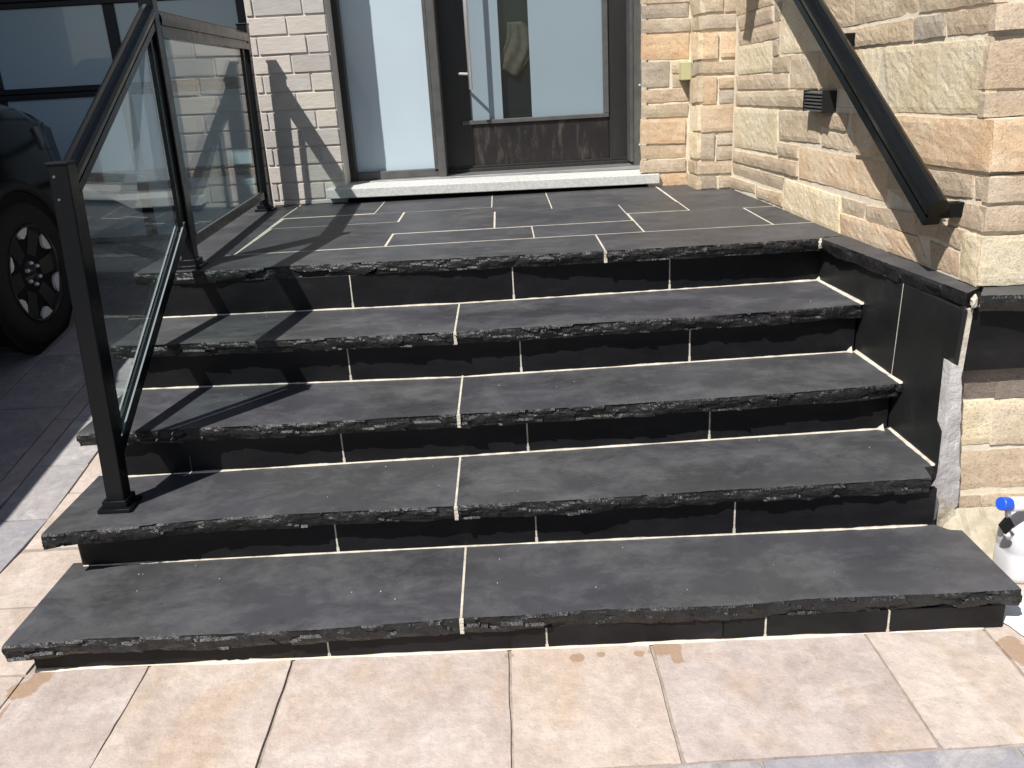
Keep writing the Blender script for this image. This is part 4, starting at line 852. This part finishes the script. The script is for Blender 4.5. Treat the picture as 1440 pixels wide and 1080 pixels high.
for (xa, ya, za, xb, yb, zb2) in ((-0.791, 0.53, zb_(0.53)+0.02, -0.752, 0.53, zr(0.53)-0.036), (-0.8085, 1.38, zb_(1.38)+0.02, -0.797, 1.38, zr(1.38)-0.036), (-0.812, 1.51, 0.93, -0.802, 1.51, zr2-0.052), (-0.897, 2.837, 0.925, -0.877, 2.837, zr2-0.056)):
    bm = bmesh.new(); h = 0.012; d = 0.009
    hexa(bm, [(xa-h, ya-d, za), (xa+h, ya-d, za), (xa+h, ya+d, za), (xa-h, ya+d, za)], [(xb-h, yb-d, zb2), (xb+h, yb-d, zb2), (xb+h, yb+d, zb2), (xb-h, yb+d, zb2)]); RL('glass_channel', bm)
for p, zs in ((p1, (1.275, 1.215)),):
    for zz in zs:
        bm = bmesh.new(); lathe(bm, [(0.004, 0), (0.004, 0.002), (0, 0.003)], 8); bmesh.ops.rotate(bm, verts=bm.verts, matrix=Matrix.Rotation(math.pi/2, 3, 'X'))
        bmesh.ops.translate(bm, verts=bm.verts, vec=(-0.755, 0.429, zz)); RL('screw', bm, M_FRAME, p)

# ------------------------------------------------------------------ handrail on the stone wall
wr = thing('wall_handrail', 'black metal handrail fixed along the beige stone wall', 'handrail', (1.64, 0.51, 1.04))
def WR(name, bm, mat=M_RAIL):
    o = obj(name, bm, mat, wr); o.matrix_parent_inverse = wr.matrix_world.inverted(); return o
A_ = Vector((1.679, 0.582, 1.026)); B_ = Vector((1.6206, 1.605, 1.664)); dv = (B_-A_)
bm = bmesh.new(); sweep(bm, [(u*0.95, v*1.0) for u, v in HR], A_, A_+dv*1.55); WR('rail', bm)
for t in (0.03, 0.80, 1.45):
    c = A_+dv*t; wx = 1.634+(2.77-c.y)*0.0571
    bm = bmesh.new()
    hexa(bm, [(c.x+0.01, c.y-0.018, c.z-0.045), (wx+0.01, c.y-0.018, c.z-0.045), (wx+0.01, c.y+0.018, c.z-0.045), (c.x+0.01, c.y+0.018, c.z-0.045)],
         [(c.x+0.01, c.y-0.018, c.z+0.0), (wx+0.01, c.y-0.018, c.z+0.0), (wx+0.01, c.y+0.018, c.z+0.0), (c.x+0.01, c.y+0.018, c.z+0.0)])
    bevel(bm, 0.004); WR('bracket', bm)
# louvred light on the stone wall
sl = thing('step_light', 'small black louvred light on the stone wall below the handrail', 'light', (1.70, 1.61, 1.30))
def SLm(name, bm, mat=M_PLASTIC):
    o = obj(name, bm, mat, sl); o.matrix_parent_inverse = sl.matrix_world.inverted(); return o
xw = lambda y: 1.634+(2.77-y)*0.0571
def wbox(bm, y0, y1, z0, z1, o0, o1):
    P = [(xw(y0)-o1, y0), (xw(y0)-o0, y0), (xw(y1)-o0, y1), (xw(y1)-o1, y1)]
    hexa(bm, [(x, y, z0) for x, y in P], [(x, y, z1) for x, y in P])
bm = bmesh.new(); wbox(bm, 1.53, 1.705, 1.262, 1.337, -0.02, 0.018); SLm('housing', bm)
for i in range(6):
    bm = bmesh.new(); z = 1.266+i*0.0128; wbox(bm, 1.532, 1.703, z, z+0.0055, 0.018, 0.042)
    for v in bm.verts:
        if v.co.x < xw(v.co.y)-0.03: v.co.z -= 0.004
    SLm('louvre', bm, M_FRAME)
bm = bmesh.new(); wbox(bm, 1.518, 1.5305, 1.260, 1.339, -0.02, 0.044); SLm('cheek', bm); bm = bmesh.new(); wbox(bm, 1.704, 1.712, 1.260, 1.339, -0.02, 0.044); SLm('cheek', bm)
# little box on the stone strip by the door
ub = thing('utility_box', 'small yellowish beige box fixed on the stone strip beside the door', 'box', (1.44, 2.98, 1.42))
bm = bmesh.new(); box(bm, 1.408, 1.462, 2.945, 3.03, 1.378, 1.47); bevel(bm, 0.004, 2); o = obj('cover', bm, M_BEIGE, ub); o.matrix_parent_inverse = ub.matrix_world.inverted()
bm = bmesh.new(); box(bm, 1.4625, 1.478, 2.952, 3.03, 1.384, 1.466); bevel(bm, 0.002); o = obj('side_plate', bm, M_SILL, ub); o.matrix_parent_inverse = ub.matrix_world.inverted()

# ------------------------------------------------------------------ black SUV
car = bpy.data.objects.new('parked_suv', None); COL.objects.link(car); tag(car, 'black suv with dark six spoke wheels parked on the driveway by the garage', 'car')
def CP(name, bm, mat, parent=None, smooth=False): return obj(name, bm, mat, parent or car, smooth=smooth)
# stations along the length: y, half width, sill z, shoulder z, deck z (hood or belt), deck half width
ST = [(-2.42, 0.80, 0.55, 0.80, 0.86, 0.72), (-2.36, 0.90, 0.42, 0.92, 1.02, 0.84), (-2.1, 0.955, 0.36, 1.0, 1.08, 0.90), (-1.4, 0.965, 0.34, 1.02, 1.10, 0.92), (0.0, 0.965, 0.32, 1.02, 1.10, 0.92), (0.75, 0.965, 0.32, 1.02, 1.11, 0.90),
      (1.0, 0.965, 0.33, 1.01, 1.12, 0.86), (1.5, 0.962, 0.34, 0.98, 1.10, 0.80), (1.95, 0.945, 0.36, 0.94, 1.05, 0.74), (2.2, 0.90, 0.38, 0.88, 0.98, 0.68), (2.33, 0.80, 0.42, 0.80, 0.88, 0.62), (2.38, 0.70, 0.48, 0.72, 0.76, 0.55)]
bm = bmesh.new(); rings = []
for y, hw, s, sh_, dk, dw in ST:
    half = [(0.55*hw, s-0.06), (hw*0.93, s), (hw*0.985, s+0.12), (hw, lerp(s, sh_, 0.55)), (hw*0.985, sh_), (lerp(dw, hw, 0.55), lerp(sh_, dk, 0.62)), (dw, dk), (0.45*dw, dk+0.025)]
    rings.append([bm.verts.new((x, y, z)) for x, z in half]+[bm.verts.new((-x, y, z)) for x, z in half[::-1]])
for A, B in zip(rings, rings[1:]):
    for i in range(len(A)): bm.faces.new((A[i], A[(i+1) % len(A)], B[(i+1) % len(A)], B[i]))
bm.faces.new(rings[0][::-1]); bm.faces.new(rings[-1])
body = CP('body', bm, M_CAR, smooth=True)
for v in body.data.vertices:
    if v.co.z > 0.6: v.co.z += 0.09*min(1, (v.co.z-0.6)/0.4)
# hood with a raised edge
bm = bmesh.new(); rows_ = []
for y, hw, dk in ((1.02, 0.86, 1.225), (1.5, 0.80, 1.215), (1.95, 0.74, 1.165), (2.2, 0.68, 1.085), (2.28, 0.62, 1.02)):
    rows_.append([bm.verts.new((x*hw, y, dk+0.03*(1-x*x)-(0.02 if abs(x) == 1 else 0))) for x in (-1, -0.92, -0.5, 0, 0.5, 0.92, 1)])
for A, B in zip(rows_, rows_[1:]):
    for i in range(6): bm.faces.new((A[i], A[i+1], B[i+1], B[i]))
r = bmesh.ops.extrude_face_region(bm, geom=bm.faces[:]); bmesh.ops.translate(bm, verts=[v for v in r['geom'] if isinstance(v, bmesh.types.BMVert)], vec=(0, 0, -0.05))
CP('hood', bm, M_CAR, smooth=True)
# cabin and glazing
CAB = [(-2.2, 0.80, 1.09), (-1.9, 0.72, 1.72), (0.15, 0.72, 1.76), (0.95, 0.80, 1.12)]
bm = bmesh.new(); L_ = []
for y, hw, z in CAB: L_.append([bm.verts.new((-hw, y, z)), bm.verts.new((hw, y, z))])
low_ = [[bm.verts.new((-0.88, y, 1.07)), bm.verts.new((0.88, y, 1.07))] for y in (-2.25, -1.9, 0.15, 1.0)]
for i in range(3):
    bm.faces.new((L_[i][0], L_[i][1], L_[i+1][1], L_[i+1][0]))
    for s in (0, 1): bm.faces.new((low_[i][s], L_[i][s], L_[i+1][s], low_[i+1][s]))
    bm.faces.new((low_[i][0], low_[i+1][0], low_[i+1][1], low_[i][1]))
bm.faces.new((L_[0][0], L_[0][1], low_[0][1], low_[0][0])); bm.faces.new((L_[3][0], L_[3][1], low_[3][1], low_[3][0]))
bmesh.ops.bevel(bm, geom=bm.edges[:], offset=0.03, segments=2, affect='EDGES')
CP('cabin', bm, M_CAR, smooth=True)
for s in (-1, 1):
    for y0, y1, y2, y3 in ((-1.85, -0.95, -0.95, -1.75), (-0.88, 0.55, 0.12, -0.88)):
        bm = bmesh.new(); f = lambda y, z: (s*(lerp(0.88, 0.72, (z-1.07)/0.66)+0.012), y, z)
        a = [f(y0, 1.14), f(y1, 1.14), f(y2, 1.64), f(y3, 1.64)]; hexa(bm, a, [(p[0]-s*0.01, p[1], p[2]) for p in a]); CP('side_window', bm, M_DARKGLASS)
bm = bmesh.new(); a = [(-0.72, 0.93, 1.17), (0.72, 0.93, 1.17), (0.64, 0.26, 1.70), (-0.64, 0.26, 1.70)]; hexa(bm, a, [(p[0], p[1]+0.02, p[2]+0.02) for p in a]); CP('windscreen', bm, M_DARKGLASS)
# wheels
TYR = [(0.245, -0.115), (0.30, -0.125), (0.345, -0.118), (0.366, -0.09), (0.37, -0.04), (0.37, 0.04), (0.366, 0.09), (0.345, 0.118), (0.30, 0.125), (0.245, 0.115)]
def wheel(x, y, s):
    bm = bmesh.new(); lathe(bm, [(0.22, -0.1*s)]+[(r, h*s) for r, h in TYR]+[(0.22, 0.10*s)], 48, 'X', caps=False); 
    wv = CP('wheel', bm, M_TYRE, smooth=True); wv.location = (x, y, 0.37)
    bm = bmesh.new(); lathe(bm, [(0.245, 0.112*s), (0.25, 0.12*s), (0.238, 0.122*s), (0.232, 0.105*s), (0.228, 0.02*s), (0.0, 0.015*s)], 48, 'X', caps=False); obj('rim', bm, M_ALLOYD, wv, smooth=True)
    for k in range(6):                                     # bright rim segments between the spokes
        bm = bmesh.new(); a0 = math.radians(60*k+14); a1 = math.radians(60*k+42); n = 6; P = []
        for i in range(n+1):
            a = lerp(a0, a1, i/n); P.append((0.236*math.cos(a), 0.236*math.sin(a)))
        am = (a0+a1)/2
        P += [(0.19*math.cos(a1-0.12), 0.19*math.sin(a1-0.12)), (0.182*math.cos(am), 0.182*math.sin(am)), (0.20*math.cos(a0+0.08), 0.20*math.sin(a0+0.08))]
        hexa(bm, [(0.094*s, c, d) for c, d in P], [(0.108*s, c, d) for c, d in P]); obj('rim_segment', bm, M_ALLOY, wv)
    for k in range(6):
        a = math.radians(60*k-3); bm = bmesh.new()
        ca, sa = math.cos(a), math.sin(a)
        Q = [(0.05, -0.034), (0.232, -0.05), (0.232, 0.05), (0.05, 0.034)]
        pts = [(r*ca-t*sa, r*sa+t*ca) for r, t in Q]
        hexa(bm, [(0.05*s, c, d) for c, d in pts], [((0.088 if i in (0, 3) else 0.102)*s, c, d) for i, (c, d) in enumerate(pts)]); obj('spoke', bm, M_ALLOYD, wv)
    bm = bmesh.new(); lathe(bm, [(0.075, 0.05*s), (0.07, 0.092*s), (0.035, 0.098*s), (0.03, 0.106*s), (0.0, 0.108*s)], 24, 'X'); obj('hub', bm, M_ALLOYD, wv, smooth=True)
    for k in range(6):
        a = math.radians(60*k+25); bm = bmesh.new(); lathe(bm, [(0.010, 0.09*s), (0.010, 0.106*s), (0.006, 0.112*s), (0.0, 0.113*s)], 8, 'X', (0, 0.055*math.cos(a), 0.055*math.sin(a))); obj('lug_nut', bm, M_STEEL, wv)
for s in (-1, 1):
    for y in (1.42, -1.43): wheel(s*0.875, y, s)
    for y in (1.42, -1.43):                                 # flares over the wheels
        bm = bmesh.new(); n = 20; pr = None
        for i in range(n+1):
            a = math.radians(lerp(-8, 188, i/n)); c = []
            for r, xo in ((0.415, 0.94), (0.42, 0.985), (0.455, 0.99), (0.475, 0.95)): c.append(bm.verts.new((s*xo, y+r*math.cos(a), 0.37+r*math.sin(a))))
            if pr:
                for q in range(4): bm.faces.new((pr[q], pr[(q+1) % 4], c[(q+1) % 4], c[q]))
            pr = c
        CP('wheel_arch', bm, M_PLASTIC, smooth=True)
        bm = bmesh.new(); lathe(bm, [(0.0, 0.93*s), (0.414, 0.93*s), (0.414, 0.968*s), (0.0, 0.966*s)], 32, 'X', (0, y, 0.37)); CP('wheel_well', bm, M_VOID)
    bm = bmesh.new(); P = [(0.70, 2.30, 0.97), (0.90, 2.12, 0.99), (0.945, 1.92, 1.0), (0.95, 1.95, 0.88), (0.91, 2.16, 0.84), (0.72, 2.34, 0.82)]
    hexa(bm, [(s*x*0.94, y-0.04, z) for x, y, z in P], [(s*(x-0.004), y+0.004, z) for x, y, z in P]); CP('headlamp', bm, M_LAMP)
    bm = bmesh.new(); P = [(0.72, 2.36, 0.58), (0.86, 2.26, 0.60), (0.86, 2.27, 0.50), (0.72, 2.37, 0.49)]
    hexa(bm, [(s*x*0.97, y-0.03, z) for x, y, z in P], [(s*x, y+0.02, z) for x, y, z in P]); CP('fog_lamp', bm, M_LAMP)
    bm = bmesh.new(); lathe(bm, [(0.0, 0), (0.09, 0.02), (0.11, 0.08), (0.10, 0.16), (0.0, 0.2)], 14, 'Z', (s*1.07, 0.62, 1.12)); bmesh.ops.scale(bm, vec=(1, 0.7, 1), verts=bm.verts, space=Matrix.Translation((-s*1.07, -0.62, 0))); CP('mirror', bm, M_CAR, smooth=True)
bm = bmesh.new(); box(bm, -0.55, 0.55, 2.355, 2.42, 0.60, 0.86); bevel(bm, 0.02, 2); CP('grille', bm, M_PLASTIC)
bm = bmesh.new(); box(bm, -0.72, 0.72, 2.33, 2.44, 0.40, 0.56); bevel(bm, 0.03, 2); CP('bumper', bm, M_PLASTIC)
pitch = math.atan(0.15)
# place so that the right front wheel stands where the photo shows it
wl = Vector((0.875+0.115, 1.42, 0.37)); Rm = Matrix.Rotation(pitch, 3, 'X')
car.rotation_euler = (pitch, 0, 0); car.location = Vector((-1.985, 2.46, 0.632))-Rm @ wl

# ------------------------------------------------------------------ jug, dust, lantern
jug = thing('plastic_jug', 'white plastic jug with a blue cap standing right of the lowest step', 'jug', (1.868, 0.262, 0.0))
def JG(name, bm, mat, smooth=True):
    o = obj(name, bm, mat, jug, smooth=smooth); o.matrix_parent_inverse = jug.matrix_world.inverted(); return o
bm = bmesh.new(); rg = []
for z, xc, a, b in ((0.0, 1.905, 0.074, 0.055), (0.006, 1.905, 0.082, 0.062), (0.02, 1.905, 0.085, 0.064), (0.085, 1.905, 0.085, 0.064), (0.092, 1.905, 0.082, 0.062), (0.099, 1.905, 0.085, 0.064), (0.145, 1.905, 0.083, 0.063), (0.18, 1.911, 0.074, 0.058), (0.215, 1.92, 0.056, 0.046), (0.235, 1.922, 0.046, 0.036), (0.262, 1.92, 0.040, 0.026), (0.272, 1.918, 0.030, 0.02)):
    rg.append([bm.verts.new((xc+a*math.copysign(abs(math.cos(t))**0.55, math.cos(t)), 0.262+b*math.copysign(abs(math.sin(t))**0.55, math.sin(t)), z)) for t in [2*math.pi*i/32 for i in range(32)]])
for A, B in zip(rg, rg[1:]):
    for i in range(32): bm.faces.new((A[i], A[(i+1) % 32], B[(i+1) % 32], B[i]))
bm.faces.new(rg[0][::-1]); bm.faces.new(rg[-1]); JG('body', bm, M_JUG)
circ = lambda r, n=18: [(r*math.cos(i*2*math.pi/n), r*math.sin(i*2*math.pi/n)) for i in range(n)]
bm = bmesh.new(); sweep(bm, circ(0.0205), (1.915, 0.24, 0.243), (1.79, 0.205, 0.266)); JG('neck', bm, M_JUG)
bm = bmesh.new(); sweep(bm, circ(0.019, 24), (1.786, 0.2045, 0.2665), (1.756, 0.197, 0.274)); bevel(bm, 0.002); JG('cap', bm, M_BLUE, False)
bm = bmesh.new(); v = [(1.787, 0.2005, 0.172), (1.809, 0.2015, 0.198), (1.789, 0.2, 0.229), (1.767, 0.199, 0.199)]
hexa(bm, v, [(p[0], p[1]+0.012, p[2]) for p in v]); JG('dark_diamond', bm, M_VOID, False)  # solid dark diamond plate at the jug's shoulder
bm = bmesh.new(); sweep(bm, circ(0.008, 10), (1.785, 0.206, 0.252), (1.790, 0.208, 0.226)); sweep(bm, circ(0.008, 10), (1.79, 0.206, 0.176), (1.805, 0.212, 0.155)); JG('grip', bm, M_JUG)
bm = bmesh.new(); a = [(1.842, 0.2005, 0.172), (1.93, 0.2005, 0.172), (1.93, 0.2025, 0.195), (1.842, 0.2025, 0.195)]; hexa(bm, a, [(p[0], p[1]+0.006, p[2]) for p in a]); JG('label_band', bm, M_BLUE, False)
tag(obj('cement_dust', blob(1.815, 0.035, 0.12, 0.10, 4.4, 0.0065), M_WHITE), 'patch of white cement dust on the paving beside the lowest step', 'dust')
bpy.data.objects['cement_dust']['kind'] = 'stuff'

lan = thing('wall_lantern', 'black wall lantern high on the stone wall above the handrail', 'lamp', (1.53, 2.35, 1.92))
def LN(name, bm, mat=M_RAIL):
    o = obj(name, bm, mat, lan); o.matrix_parent_inverse = lan.matrix_world.inverted(); return o
bm = bmesh.new(); box(bm, 1.465, 1.595, 2.285, 2.415, 1.92, 1.935); bevel(bm, 0.003); LN('base', bm)
bm = bmesh.new(); box(bm, 1.485, 1.575, 2.305, 2.395, 1.9355, 2.14); bevel(bm, 0.003); LN('lamp_glass', bm, M_FROST)
bm = bmesh.new(); hexa(bm, [(1.455, 2.275, 2.1405), (1.605, 2.275, 2.1405), (1.605, 2.425, 2.1405), (1.455, 2.425, 2.1405)], [(1.51, 2.33, 2.20), (1.55, 2.33, 2.20), (1.55, 2.37, 2.20), (1.51, 2.37, 2.20)]); LN('roof_cap', bm)
bm = bmesh.new(); box(bm, 1.5955, 1.68, 2.33, 2.37, 2.0, 2.04); LN('arm', bm)
